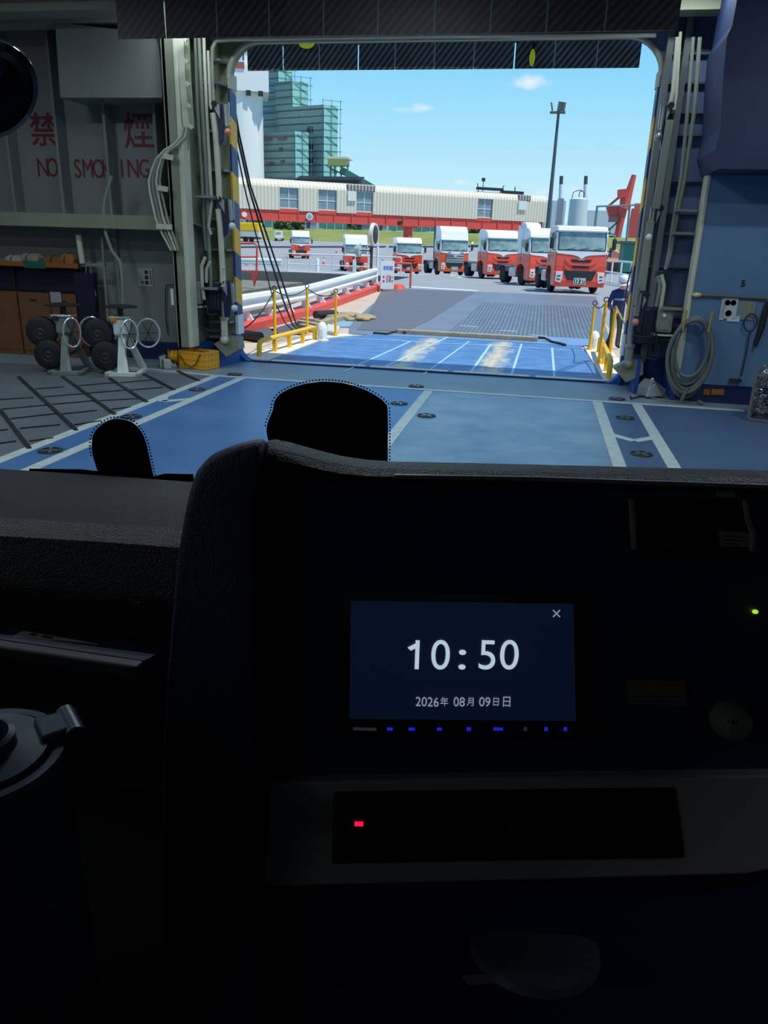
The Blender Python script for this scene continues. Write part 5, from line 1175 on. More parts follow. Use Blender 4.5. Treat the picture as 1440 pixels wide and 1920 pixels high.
rp = [(2.6, zt5), (1.4, zt5), (.6, zt5 - .25), (.15, zt5 - .7), (0, zt5 - 1.3)]
roof_m = MB(); roof_m.loft([[(x, y, z) for y, z in rp + [(.35, zt5 - 1.3), (2.6, zt5 - .3)]] for x in (-40, WL + .8)]); roof_m.build('rounded_roof', CORR, wk, True)
for a, b in segs: MB().bx(a, b, 0, .3, zb5, zt5 - 1.25).build('cladding_panel', CORR, wk)
WGL = mat('walkway window glass', (118, 142, 152), .08, var=.2, vscale=.8, spec=.8); WFR = mat('window frame pale', (220, 222, 216), .5)
for a, b in holes:
    win = MB().bx(a, b, .35, .42, zb5 + .35, zt5 - 1.2).build('window', WGL, wk)
    f_ = MB(); f_.bx(a, b, .25, .4, zb5 + .25, zb5 + .45); f_.bx(a, b, .28, .36, (zb5 + zt5 - 1.2) / 2 - .06, (zb5 + zt5 - 1.2) / 2 + .06); f_.bx((a + b) / 2 - .06, (a + b) / 2 + .06, .28, .36, zb5 + .3, zt5 - 1.2)
    f_.build('window_bars', WFR, win); MB().bx(a, b, .1, .4, zb5 - .3, zb5 + .28).build('sill_panel', REDR, wk)
for a, b, z0, z1 in ((wu(650), wu(703), zt5 - 1.25, zt5 - .15), (wu(970), wu(993), zt5 - 1.3, zt5 - .2)): MB().bx(a, b, -.12, .6, z0, z1).build('weathered_awning', CORD, wk, bevel=.2)
for a, b in ((wu(651), wu(666)), (wu(970), wu(985))): MB().bx(a, b, -.3, .1, zt5 - 2.9, zt5 - 1.3).build('vent_box', WFR, wk, bevel=.03)
gd = MB(); gd.bx(-40, WL, .2, .6, zg5, zb5 + .1); gd.bx(-40, WL, .0, .8, zg5 - .05, zg5 + .12)
for k in range(24): gd.bx(-12 + k * 3.3, -11.85 + k * 3.3, .02, .25, zg5, zb5)
gd.build('girder', REDR, wk); MB().bx(-40, WL, .6, 3, zb5 - .2, zb5 + .1).build('floor_deck', REDR, wk)
MB().bx(-40, WL + .8, 2.6, 2.9, zb5, zt5).build('rear_cladding', CORR, wk)
up_ = wu(772); MB().cyl((up_, 1.4, .8), (up_, 1.4, zg5), .85, None, 20).build('pillar', REDR, wk, True); MB().bx(up_ - 1.4, up_ + 1.4, .1, 2.6, zg5 - .3, zg5).build('pillar_cap', REDR, wk)
ue = wu(1004); MB().bx(ue - .6, ue + .6, .5, 2, .9, zg5).build('pillar', REDR, wk)
u1 = wu(580, 406); MB().lathe([(0, 0), (.62, 0), (.62, .05), (0, .05)], (u1, -.05, wz(580, 406)), 24, Matrix.Rotation(pi / 2, 3, 'X')).build('round_sign', WFR, wk)
MB().lathe([(.25, 0), (.4, 0), (.4, .03), (.25, .03)], (u1, -.11, wz(580, 406)), 20, Matrix.Rotation(pi / 2, 3, 'X')).build('sign_mark', mat('sign pale blue', (120, 160, 190), .5), wk)
u1 = wu(458, 402); MB().lathe([(0, 0), (.45, 0), (.45, .05), (0, .05)], (u1, -.05, wz(458, 402)), 24, Matrix.Rotation(pi / 2, 3, 'X')).build('round_sign', WFR, wk)
u1 = wu(750, 418); MB().bx(u1 - .3, u1 + .3, -.3, .2, wz(750, 418) - .3, wz(750, 418) + .3).build('floodlight', TBLK, wk)
o_ = MB(); ua, ub = wu(899), wu(946); o_.bx(ua, ub, 1, 2, zt5 + .35, zt5 + .8); o_.bar((ua, 1, zt5), (ua - .3, 1, zt5 + 1.4), .12); o_.bar((ub - .8, 1, zt5), (ub, 1, zt5 + 1.3), .12); o_.bx(ub, ub + 4.5, 1, 2, zt5 - .1, zt5 + .45); o_.bar((wu(968), 1.2, zt5), (wu(968), 1.2, zt5 + 1.2), .14); o_.bar((wu(908), 1.2, zt5), (wu(908), 1.2, zt5 + 2.0), .1); o_.box((wu(908), 1.2, zt5 + 2.1), (.6, .3, .6)); o_.build('roof_machinery', DSTEEL, wk)

# silos and netted tower
far = lambda px, py, y: PY(px, py, y)
def house(name, px0, px1, pyt, y, depth, m, label, cat, zb=4.0, rz=0, group=None):
    a, b = PY(px0, pyt, y), PY(px1, pyt, y); w = b.x - a.x; r = empty(name, ((a.x + b.x) / 2, y, zb), rz, label, cat, group)
    MB().bx(-w / 2, w / 2, 0, depth, 0, (a.z + b.z) / 2 - zb).build('walls', m, r); return r, w, (a.z + b.z) / 2 - zb
SILO = mat('silo white', (236, 236, 236), .6, var=.02, vscale=.05)
r = empty('grain_silo', PY(465, 330, 245), .36, 'tall white silo block with rounded cells at the left behind the walkway', 'silo'); b0 = r.location
def rel(px, py, y): return PY(px, py, y) - b0
zs = rel(465, 178, 245).z
m_ = MB()
for px, w in ((400, 30), (440, 26), (468, 26)): c = rel(px, 300, 250); m_.lathe([(6.2, -25), (6.2, zs)], (c.x, 0, 0), 24)
m_.build('silo_cell', SILO, r, True)
x0, x1 = rel(395, 200, 243).x, rel(497, 200, 243).x; MB().bx(x0, x1, -7, 10, zs, rel(450, 128, 243).z).build('head_house', SILO, r)
MB().bx(rel(453, 100, 243).x, x1, -5, 8, rel(450, 128, 243).z, rel(470, 92, 243).z).build('head_house_tower', SILO, r)
TRM = mat('dull red roof trim', (170, 80, 80), .6); tz = rel(450, 128, 243).z; MB().bx(x0, rel(453, 100, 243).x, -7.3, 10, tz - 1, tz + .6).build('roof_trim', TRM, r); tz2 = rel(470, 92, 243).z; MB().bx(rel(450, 100, 243).x, x1, -5.3, 8, tz2 - 1, tz2 + .6).build('roof_trim', TRM, r)
for px in (461, 482): c = rel(px, 180, 243); MB().bx(c.x - .7, c.x + .7, -7.15, -6.9, c.z - .6, c.z + .8).build('window', TBLK, r)
NETA = stripes('green scaffold netting', (84, 112, 108), (146, 168, 160), (0, 0, 1), 2.0, .8, .2, .04, .12); NETB = stripes('pale teal scaffold netting', (92, 144, 140), (150, 206, 196), (0, 0, 1), 2.0, .8, .2, .04, .1); SCAF = mat('scaffold tube blue grey', (96, 120, 150), .5)
def nett(px0, pxc, px1, pyt, y, label, pyb=335):
    """two faced netted block: left face px0-pxc, right face pxc-px1, corner nearest"""
    c = PY(pxc, pyt, y); zb = PY(pxc, pyb, y).z - 6; zt = c.z; r = empty('scaffolded_tower', (c.x, y, zb), 0, label, 'building', 'netted blocks of the elevator tower')
    def hit(px, slope):
        d = ray(px, pyt); return Vector((d.x, d.y, 0)) * ((c.x * 1 - slope * c.y) / (d.x - slope * d.y)) if False else None
    # left face recedes to the left, right face to the right
    def side(px, k):
        d = ray(px, pyt); # intersect with line through c of direction (s, k)
        s = -1 if px < pxc else 1
        # c + t*(s,k): (c.x + t s)/(c.y + t k) = d.x/d.y
        q = d.x / d.y; t = (q * c.y - c.x) / (s - q * k); return Vector((t * s, t * k, 0))
    L, R = side(px0, .35), side(px1, .9); B = L + R
    hgt = zt - zb
    MB().prism([(0, 0, 0), R, B, L], (0, 0, hgt)).build('netted_wall', NETA, r)
    MB().prism([Vector((.3, -.3, 0)), R + Vector((.3, -.25, 0)), R + Vector((.3, -.1, 0)), Vector((.3, -.15, 0))], (0, 0, hgt)).build('pale_netting', NETB, r)
    s_ = MB()
    for k in range(int(hgt / 4)): z = hgt - 1 - 4 * k; s_.bar(Vector((0, -.3, z)), R + Vector((1.8, -.3, z)), .18); s_.bar(Vector((0, -.3, z)), L + Vector((0, -.3, z)), .12)
    for f in (0, .5, 1): s_.bar(R * f + Vector((1.2 * f, -.4, 0)), R * f + Vector((1.2 * f, -.4, hgt + 1.6)), .14)
    s_.bar(Vector((0, -.3, hgt + 1.2)), R + Vector((1.8, -.3, hgt + 1.2)), .12); s_.build('scaffold_tube', SCAF, r)
    return r, L, R, hgt
nett(488, 520, 546, 96, 268, 'tallest netted block of the elevator tower, partly behind the striped board')
nett(516, 547, 576, 151, 262, 'second netted block of the elevator tower, stepping down to the right')
r, L, R, hg = nett(522, 606, 632, 196, 256, 'broad netted block at the right of the elevator tower')
m_ = MB()
for f, zz in ((.28, 6), (.28, 11), (.28, 15), (.4, 20)): p = L * f; m_.bx(p.x - 1.0, p.x + 1.0, p.y - .4, p.y + .2, hg - zz - 1.6, hg - zz)
m_.build('window', TBLK, r)
r, L, R, hg = nett(490, 552, 577, 246, 250, 'low front netted block of the elevator tower')
m_ = MB()
for f, zz, w in ((.75, 1.5, 2.6), (.3, 1.5, 2.2), (.7, 8.5, 1.5), (.35, 8, .7), (.4, 4.5, .6)): p = L * f; m_.bx(p.x - w, p.x + w, p.y - .4, p.y + .3, hg - zz - .8, hg - zz)
m_.build('window', mat('dull brick opening', (110, 84, 84), .7), r)
o = MB(); c = PY(640, 318, 235)
r = empty('conveyor_gallery', c, 0, 'green conveyor gallery with a yellow drive house sloping down right of the netted tower', 'conveyor')
def rl(px, py): return PY(px, py, 235) - c
MB().bar(rl(640, 318), rl(700, 352), 2.0, 1.6).build('gallery', mat('gallery green', (70, 140, 120), .6), r)
MB().box(rl(635, 303), (5.5, 4, 2.4)).build('drive_house', mat('drive house yellow', (216, 206, 130), .6), r); MB().box(rl(636, 298), (7, 5, .5)).build('roof', mat('pale roof', (220, 222, 210), .6), r)
m_ = MB()
for px in (620, 628, 640, 652): p = rl(px, 308); m_.bar(p, Vector((p.x, p.y, 4.8 - c.z)), .35)
m_.bar(rl(618, 315), rl(650, 330), .4); m_.build('support_frame', mat('gallery frame', (90, 110, 100), .6), r)
o = house('long_shed', 560, 672, 331, 215, 8, mat('dark long roof', (76, 84, 92), .7), 'long dark roofed shed between walkway and netted tower', 'building')[0]
p0 = PY(560, 331, 215); MB().prism([(-9, -.6, 0), (9, -.6, 0), (9, 4, 1.2), (-9, 4, 1.2)], (0, 0, .3)).build('roof', DSTEEL, o, loc=(0, 0, p0.z - 5))
rp_ = pp(60, 438, 238, 441, 300); r = empty('red_pole', rp_[1], 0, 'short red tube frame in front of the silo next to the left jamb', 'frame')
MB().tube([Vector((-.3, 0, rp_[0].z - rp_[1].z)), Vector((0, 0, rp_[0].z - rp_[1].z)), Vector((.05, 0, -rp_[1].z - 3.5))], .07, 6).build('tube', REDR, r)

# light mast
b_ = ray(1023, 466); y_ = 92; mx_ = b_.x / b_.y * y_; zt6 = PY(1045, 212, y_).z
r = empty('light_mast', (mx_, y_, -.02), 0, 'tall dark lighting mast with floodlights at the right', 'light mast'); DM = mat('mast grey', (74, 84, 92), .5)
MB().tube([(0, 0, 0), (.0, 0, zt6)], [.28, .14], 12).build('mast', DM, r, True)
MB().bx(-.9, .7, -.4, .4, zt6, zt6 + .14).build('platform', DM, r)
for x, w, h, a in ((-.75, .16, .8, -.25), (.1, .5, .9, .1), (.45, .4, .8, .1)): MB().box((x, -.1, zt6 + .62), (w, .3, h), Matrix.Rotation(a, 3, 'Y')).build('floodlight', mat('floodlight back', (90, 96, 90), .5), r, bevel=.03)
# tank farm at the right
YT = 300
def rel0(px, py, y=YT): return PY(px, py, y)
c = rel0(1079, 440); zt7 = rel0(1079, 374).z; rr = (rel0(1098, 400).x - rel0(1063, 400).x) / 2
r = empty('storage_tank', (c.x, YT, 5), 0, 'pale grey round storage tank at the right of the mast', 'tank'); TK = mat('tank pale grey', (206, 214, 224), .5)
MB().lathe([(rr, 0), (rr, zt7 - 5), (rr * .6, zt7 - 4.4), (0, zt7 - 4.2)], seg=32).build('shell', TK, r, True)
m_ = MB(); m_.tube([(-rr * .8, 0, zt7 - 5), (-rr * .7, 0, zt7 - 2.6), (-rr * .2, 0, zt7 - 2), (.2 * rr, 0, zt7 - 2)], .15, 6); m_.tube([(rr * .2 + .9 * math.cos(t), 0, zt7 - 3.4 + 1.2 * math.sin(t)) for t in [2 * pi * k / 16 for k in range(16)]], .15, 6, closed=True); m_.build('pipework', DM, r)
o, w, h = house('white_process_block', 1012, 1062, 376, YT + 14, 14, mat('process white', (220, 228, 236), .6), 'white process block between the mast and the round tank', 'building', 5)
for k in range(1, 4): MB().bx(-w / 2 + w * k / 4 - .1, -w / 2 + w * k / 4 + .1, -.15, 0, 0, h).build('panel_joint', TK, o)
o2 = house('pipe_shaft', 1046, 1058, 372, YT + 8, 3, mat('shaft grey', (150, 160, 170), .6), 'narrow grey shaft in front of the white process block', 'building', 5)[0]
for px, yb, lab in ((1052, 'left', 'flare stack with a dark tip, left of the pair by the tank'), (1098, 'right', 'flare stack with a dark tip, right of the pair by the tank')):
    t_, m0, b0_ = rel0(px + .8, 330, YT + 45), rel0(px, 346, YT + 45), rel0(px - 2, 440, YT + 45)
    r = empty('flare_stack', (b0_.x, YT + 45, 5), 0, lab, 'stack', 'flare stacks')
    MB().cyl((0, 0, 0), (m0.x - b0_.x, 0, m0.z - 5), 1.0, .8).build('stack_tube', mat('stack pale', (222, 228, 236), .6), r, True); MB().cyl((m0.x - b0_.x, 0, m0.z - 5), (t_.x - b0_.x, 0, t_.z - 5), .75, .75, 12).build('tip', DM, r, True)
o = house('white_storage_dome', 1098, 1172, 395, YT + 60, 30, mat('dome white', (214, 224, 232), .7), 'low white storage hall behind the red hopper', 'building', 5)[0]
# red harbour crane
YC_ = 330
r = empty('harbour_crane', (PY(1160, 470, YC_).x, YC_, 5), 0, 'red harbour crane with a raised boom and a hopper at the right', 'crane'); o0 = r.location
rc = lambda px, py, dy=0: PY(px, py, YC_ + dy) - o0
CRM = mat('crane red', (214, 84, 74), .6)
MB().tube([rc(1189, 328), rc(1176, 372), rc(1170, 392)], [.9, 1.6, 2.2], 8).build('boom', CRM, r); MB().tube([rc(1172, 370), rc(1167, 400), rc(1155, 455), Vector((rc(1154, 470).x, 0, 0))], [1.8, 1.5, 1.2, 1.2], 8).build('leg', CRM, r)
MB().prism([rc(1138, 388), rc(1172, 386), rc(1168, 402), rc(1160, 410), rc(1144, 408)], (0, 6, 0)).build('hopper', CRM, r); MB().bar(rc(1139, 388), rc(1163, 368), .9).build('stay', CRM, r); MB().bar(rc(1158, 364), rc(1176, 362), 3).build('cross_head', CRM, r)
MB().bar(rc(1166, 366), rc(1164, 400), 1.3).build('ladder', mat('crane pale stair', (226, 200, 200), .6), r); MB().bar(rc(1162, 412), rc(1133, 440), .6).build('jib_arm', DM, r); MB().box(rc(1150, 411), (3.5, 3, 2)).build('machine_house', mat('machine house brown', (120, 92, 88), .6), r)
c0_ = PY(1190, 470, 260); o = MB().bar(PY(1196, 392, 260), PY(1182, 470, 260), 3.4).bar(PY(1190, 390, 260), PY(1203, 390, 260), 2.6).bar(PY(1176, 455, 260), PY(1198, 455, 260), 2).build('red_column', CRM); tag(o, 'thick red crane column close to the right door jamb', 'column')
# net fence, green hut and clutter at far right
YN = 120
r = empty('net_fence', (PY(1120, 470, YN).x, YN, 0), 0, 'tall net fence of grey green posts at the right', 'fence'); o0n = r.location; NF = mat('net fence post', (110, 132, 132), .5)
rn = lambda px, py: PY(px, py, YN) - o0n
for a in ((1120, 386, 1113, 445), (1181, 384, 1168, 520), (1215, 382, 1205, 520)): q = rn(a[2], a[3]); MB().tube([rn(a[0], a[1]), q, (q.x, q.y, .2)], .16, 8).build('post', NF, r, True)
MB().tube([rn(1119, 387), rn(1180, 385), rn(1215, 382)], .12, 8).build('top_rail', NF, r)
o = house('green_hut', 1172, 1215, 458, 100, 6, mat('hut green', (44, 120, 104), .6), 'dark green hut beside the right door jamb beyond the railing', 'hut', 0)[0]; MB().bx(-2, 2, -.3, 6.3, 3.2, 3.5).build('roof', DM, o)
o = house('green_box', 1131, 1141, 478, 80, 1, mat('box green', (40, 104, 100), .6), 'narrow green cabinet right of the nearest tractor', 'cabinet', 0)[0]; MB().bx(-.3, .3, -.05, 0, .4, 1.2).build('door', DM, o)
o = MB().prism([(PY(1140, 492, 105).x, 105, 0), (PY(1166, 492, 105).x, 105, 0), (PY(1166, 492, 105).x, 109, .9), (PY(1140, 492, 105).x, 109, .9)], (0, 0, .6)).build('orange_mound', mat('orange brown', (196, 104, 66), .9, var=.15)); tag(o, 'orange brown low platform beyond the right railing', 'platform')
o = MB().bar(PY(1145, 473, 115), PY(1182, 495, 108), .5, 1.2).build('striped_barrier', stripes('salmon and dark barrier', (236, 150, 120), (70, 60, 60), (1, 0, 0), 1.6, .6, .5)); tag(o, 'salmon striped barrier slanting beyond the right railing', 'barrier')
for px, pyt, w, col, lab in ((1147, 440, 6, (206, 206, 196), 'pale low building far off right of the nearest tractor'), (1167, 446, 5, (150, 190, 176), 'pale green low building far off beside the net fence post')):
    o, w_, h_ = house('low_building', px - 8, px + 8, pyt, 200, 6, mat(lab, col, .7), lab, 'building', 5); MB().bx(-.5, .5, -.1, 0, h_ * .35, h_ * .7).build('window', TBLK, o)
# strip of sheds, fences and trees under the walkway
for px0, px1, pyt, col, lab in ((446, 461, 410, (220, 224, 226), 'small white shed below the left end of the walkway'), (464, 492, 411, (120, 150, 160), 'blue grey shed below the walkway at left'), (541, 559, 413, (206, 226, 222), 'pale shed below the walkway behind the far tractor'), (563, 594, 412, (176, 186, 200), 'grey blue shed below the round sign of the walkway'), (652, 696, 417, (150, 176, 170), 'green fenced yard wall below the walkway'), (703, 726, 418, (190, 190, 184), 'pale wall below the walkway beside the mirror')):
    o, w, h = house('shed', px0, px1, pyt, 196, 6, mat(lab, col, .7, var=.08, vscale=.3), lab, 'shed', 5)
    MB().bx(-w / 2 - .2, w / 2 + .2, -.2, 6.2, h, h + .25).build('roof', DM, o); MB().bx(-w * .1, w * .1, -.05, 0, 0, h * .7).build('door', TGRY, o)
GRN = mat('green mesh fence', (86, 150, 140), .6, var=.1)
for px0, px1, lab in ((495, 540, 'green mesh fence below the walkway left of the far tractor'), (597, 650, 'green mesh fence below the walkway behind the round mirror'), (728, 770, 'green mesh fence left of the red walkway pillar'), (775, 900, 'green mesh fence right of the red walkway pillar')):
    a, b = PY(px0, 420, 188), PY(px1, 420, 188); r = empty('mesh_fence', (a.x, 188, 5), 0, lab, 'fence'); L_ = b.x - a.x
    MB().bx(0, L_, 0, .1, .2, 2.6).build('mesh_panel', GRN, r)
    m_ = MB()
    for k in range(int(L_ / 2) + 1): m_.bx(k * 2 - .06, k * 2 + .06, -.1, 0, 0, 2.8)
    m_.build('post', WFR, r)
def bush(px, py, y, w, h, label, col=(58, 84, 44)):
    c = PY(px, py, y); r = empty('bush', (c.x, y, 5.0 if y > 180 else 2.3 + (y - 160) * .135), 0, label, 'bush', 'bushes along the grass bank'); m_ = MB(); L = mat('bush leaves %d' % col[1], col, .95, var=.3, vscale=1.5)
    for k in range(60):
        q = Vector((random.uniform(-.5, .5) * w, random.uniform(-.4, .4) * w * .5, random.random() ** .7 * h)); m_.sph(q, .3 + .25 * random.random(), 6)
    m_.build('foliage', L, r); MB().cyl((0, 0, -.4), (0, 0, h * .5), .08, .05, 6).build('stem', RUST, r)
for q in ((545, 429, 178, 6, 2, 'green bush on the grass bank behind the far tractor'), (522, 430, 178, 1.6, 1.0, 'small dark bush on top of the grass bank at left'), (508, 418, 194, 8, 2.5, 'dark trees below the walkway at left'), (640, 424, 194, 7, 2.4, 'dark trees below the walkway behind the mirror post'), (760, 428, 194, 6, 2.4, 'dark trees beside the red walkway pillar'), (800, 430, 194, 7, 2.6, 'green trees right of the red walkway pillar'), (1118, 434, 240, 8, 3, 'dark trees behind the nearest tractor roof'), (892, 446, 185, 3, 2.5, 'small brown green tree between two tractors')): bush(*q[:5], q[5])
# far hills
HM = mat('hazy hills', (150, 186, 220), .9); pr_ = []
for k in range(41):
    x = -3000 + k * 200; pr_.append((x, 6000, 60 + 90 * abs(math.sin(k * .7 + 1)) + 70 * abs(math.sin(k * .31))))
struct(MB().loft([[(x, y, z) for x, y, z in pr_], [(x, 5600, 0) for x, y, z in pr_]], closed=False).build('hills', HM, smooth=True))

# ================================================================== TRUCK CAB the picture is taken from
_f = RM @ Vector((0, 0, -1)); YAW = math.atan2(-_f.x, _f.y); RY_ = Matrix.Rotation(YAW, 3, 'Z'); RYi = RY_.transposed()
EC = Vector((0, 0, EYE))
def cray(px, py): return RYi @ ray(px, py)
def CY_(px, py, y): d = cray(px, py); return EC + d * (y / d.y)
PN = Vector((0, -math.cos(math.radians(15)), math.sin(math.radians(15)))); PU = Vector((0, math.sin(math.radians(15)), math.cos(math.radians(15))))
P0 = CY_(869, 1240, .53)
def PP(px, py, off=0.0):
    d = cray(px, py); return EC + d * ((P0 + PN * off - EC).dot(PN) / d.dot(PN))
CABK = mat('cab dark plastic', (22, 36, 76), .5, var=.06, bump=.25, bscale=500)
CABT = mat('cab grained dash top', (20, 27, 40), .42, var=.06, bump=.8, bscale=520)
CABL = mat('cab lining', (22, 23, 27), .9)
def cabroot(name, base, label, cat):
    b = Vector(base); r = empty(name, RY_ @ b, YAW, label, cat); return r, b
def cabmesh(mb, name, m, r=None, b=None, **k):
    """shapes given in cab axes"""
    bmesh.ops.translate(mb.b, verts=mb.b.verts, vec=-(b if b is not None else Vector((0, 0, 0))))
    o = mb.build(name, m, r, **k)
    if r is None: o.rotation_euler = (0, 0, YAW)
    return o
# shell
for nm, a in (('ceiling_cab', (-1.25, 1.25, -1.0, .95, 3.32, 3.4)), ('wall_cab_back', (-1.25, 1.25, -1.06, -1.0, 0, 2.3)), ('wall_cab_back', (-1.25, 1.25, -1.06, -1.0, 2.65, 3.4)), ('wall_cab_back', (-1.25, -.4, -1.06, -1.0, 2.3, 2.65)), ('wall_cab_back', (.4, 1.25, -1.06, -1.0, 2.3, 2.65)), ('wall_cab_left', (-1.31, -1.25, -1.06, 1.2, 0, 2.1)), ('wall_cab_right', (1.25, 1.31, -1.06, 1.2, 0, 2.1)), ('wall_cab_left', (-1.31, -1.25, -1.06, 1.2, 3.05, 3.4)), ('wall_cab_right', (1.25, 1.31, -1.06, 1.2, 3.05, 3.4)), ('wall_cab_left', (-1.31, -1.25, -1.06, -.8, 2.1, 3.05)), ('wall_cab_right', (1.25, 1.31, -1.06, -.8, 2.1, 3.05)),
              ('floor_cab', (-1.25, 1.25, -1.0, 1.15, 1.0, 1.06)), ('wall_cab_front', (-1.25, 1.25, 1.15, 1.2, 0, 2.0))):
    struct(cabmesh(MB().bx(*a), nm, CABL))
# windscreen: leans back a little
WY = lambda z: 1.16 - (z - 2.0) * .17
def WS(px, py, off=0.0):
    d = cray(px, py); n_ = Vector((0, -1, -.17)).normalized(); q = Vector((0, WY(2.0) , 2.0)) + n_ * off
    return EC + d * ((q - EC).dot(n_) / d.dot(n_))
wgm = MB(); wgm.loft([[(-1.24, WY(2.0), 2.0), (1.24, WY(2.0), 2.0), (1.24, WY(3.33), 3.33), (-1.24, WY(3.33), 3.33)], [(-1.24, WY(2.0) + .006, 2.0), (1.24, WY(2.0) + .006, 2.0), (1.24, WY(3.33) + .006, 3.33), (-1.24, WY(3.33) + .006, 3.33)]])
win = cabmesh(wgm, 'window_1', glass('windscreen glass')); struct(win)
for nm, x in (('window_2', -1.28), ('window_3', 1.28)): struct(cabmesh(MB().bx(x - .003, x + .003, -.8, 1.05, 2.1, 3.05), nm, win.data.materials[0]))
struct(cabmesh(MB().bx(-.4, .4, -1.03, -1.024, 2.3, 2.65), 'window_rear_added', win.data.materials[0]))  # unseen rear pane, its opening added to let light onto the dash
FRIT = mat('black windscreen enamel', (6, 8, 16), .35)
def frit(pts, label, dots=True):
    P = [WS(a, b, .002) for a, b in pts]
    m_ = MB(); m_.prism(P, (0, .001, 0))
    if dots:
        for (a, b) in dots:
            c = WS(a, b, .002); m_.lathe([(0, 0), (.0014, 0), (.0014, .001), (0, .001)], c, 6, Matrix.Rotation(-pi / 2, 3, 'X'))
    o = m_.build('enamel_patch', FRIT, win); o['label'] = label; return o
def smooth_curve(pts, n=6):
    out = []
    for i in range(len(pts) - 1):
        p0, p1, p2, p3 = pts[max(i - 1, 0)], pts[i], pts[i + 1], pts[min(i + 2, len(pts) - 1)]
        for k in range(n):
            t = k / n; out.append(tuple(.5 * (2 * p1[j] + (p2[j] - p0[j]) * t + (2 * p0[j] - 5 * p1[j] + 4 * p2[j] - p3[j]) * t * t + (3 * p1[j] - p0[j] - 3 * p2[j] + p3[j]) * t ** 3) for j in (0, 1)))
    return out + [pts[-1]]
def edge_dots(c, step=6.0, grow=3.6, cen=(0, 0)):
    out = []; acc = 0
    for (a, b), (a2, b2) in zip(c, c[1:]):
        L = math.hypot(a2 - a, b2 - b)
        while acc < L:
            t = acc / L; x, y = a + (a2 - a) * t, b + (b2 - b) * t; nx, ny = (b2 - b) / L, -(a2 - a) / L
            out.append((x + nx * grow, y + ny * grow))
            acc += step
        acc -= L
    return out
big = smooth_curve([(506, 836), (500, 812), (502, 792), (511, 770), (515, 752), (528, 737), (556, 724), (590, 717), (617, 716), (650, 720), (684, 731), (708, 744), (722, 756), (727, 775), (727, 880)])
frit(big + [(727, 960), (506, 960)], 'broad rounded black patch with a dotted edge', edge_dots(big[10:]))
small = smooth_curve([(186, 892), (176, 862), (172, 838), (175, 815), (187, 799), (205, 788), (225, 786), (247, 792), (263, 807), (273, 828), (280, 858), (288, 895)])
frit(small + [(290, 960), (188, 960)], 'narrow rounded black patch with a dotted edge', edge_dots(small[8:]))
frit([(55, 879), (150, 880), (180, 883), (290, 893), (310, 888), (362, 889), (372, 960), (40, 960)], 'thin black band along the bottom of the glass', None)

# dashboard
db, B = cabroot('truck_dashboard', (0, .75, 1.06), 'black truck dashboard with a screen, stretching across the lower half of the picture', 'dashboard')
def part(mb, name, m, parent=db, **k): return cabmesh(mb, name, m, parent, B, **k)
def child_of(p, mb, name, m, **k): return cabmesh(mb, name, m, p, B, **k)
FW = Vector((0, .3, -.12))
part(MB().prism([PP(a, b) for a, b in ((488, 905), (740, 905), (1900, 940), (1900, 2100), (500, 2100), (492, 1450))], FW), 'main_panel', CABK)
hum = smooth_curve([(499, 832), (492, 823), (470, 826), (440, 834), (402, 850), (384, 866), (373, 884), (359, 930), (346, 1000), (336, 1080), (326, 1200), (318, 1300), (312, 1500)], 4)
sc_ = MB(); ring0 = hum + [(306, 2100), (494, 2100), (488, 1450), (488, 905)]
A_ = [PP(a, b, .012) for a, b in ring0]; cen = PP(420, 1300)
rings = []
for off, shr in ((.0, 1.0), (.012, .985), (.018, .95), (.02, .9)):
    rings.append([cen + (PP(a, b) - cen) * shr + PN * off for a, b in ring0])
sc_.loft([[p + FW * 1.0 for p in rings[0]]] + rings)
part(sc_, 'side_cowl', CABK, smooth=True)
tops = [(497, 836), (506, 826), (520, 824), (545, 830), (570, 837), (600, 846), (640, 856), (690, 864), (740, 868), (900, 871), (1100, 876), (1300, 881), (1440, 885), (1700, 893), (1900, 900)]
cap = MB(); secs = []
for px, py in tops:
    k = .6; r_ = CY_(px, py, k); f_ = PP(px, py + 26 + max(0, (740 - px)) * .06, .012); back = CY_(px, py, 1.0)
    secs.append([f_ + PN * -.02, f_, f_ + (r_ - f_) * .45 + Vector((0, -.010, .004)), f_ + (r_ - f_) * .8 + Vector((0, -.006, .005)), r_, r_ + Vector((0, .05, -.021)), back + Vector((0, 0, -.04)), back + Vector((0, 0, -.2)), f_ + Vector((0, .1, -.06))])
cap.loft(secs); part(cap, 'top_cap', CABT, smooth=True)
sp_ = MB()
for px0, py0, px1, py1 in ((740, 893, 1000, 897), (1000, 897, 1440, 912), (1440, 912, 1900, 928)): sp_.bar(PP(px0, py0, .013), PP(px1, py1, .013), .003, .003)
part(sp_, 'edge_strip', mat('edge strip grey', (120, 124, 134), .4))
# passenger side
pf = [CY_(-500, 845, 1.13), CY_(0, 879, 1.08), CY_(200, 892, 1.04), CY_(420, 908, 1.0)]; pn_ = [CY_(-500, 945, .74), CY_(0, 985, .70), CY_(200, 996, .68), CY_(420, 1012, .66)]
ps = MB(); ps.loft([[n_ + Vector((0, .03, -.9)), n_ + Vector((0, .05, -.25)), n_ + Vector((0, -.028, -.06)), n_ + Vector((0, -.022, -.03)), n_ + Vector((0, -.008, -.008)), n_ + Vector((0, .02, .0)), n_.lerp(f_, .5) + Vector((0, 0, .006)), f_, f_ + Vector((0, .03, -.3))] for n_, f_ in zip(pn_, pf)])
part(ps, 'passenger_dash', CABT, smooth=True)
tl_ = [CY_(a, b, y) for a, b, y in ((-260, 1160, .60), (270, 1238, .52), (255, 1250, .505), (-260, 1175, .585))]
part(MB().prism(tl_, (0, 0, -.012)), 'tray_lip', mat('tray lip grey', (44, 50, 62), .5), bevel=.002)
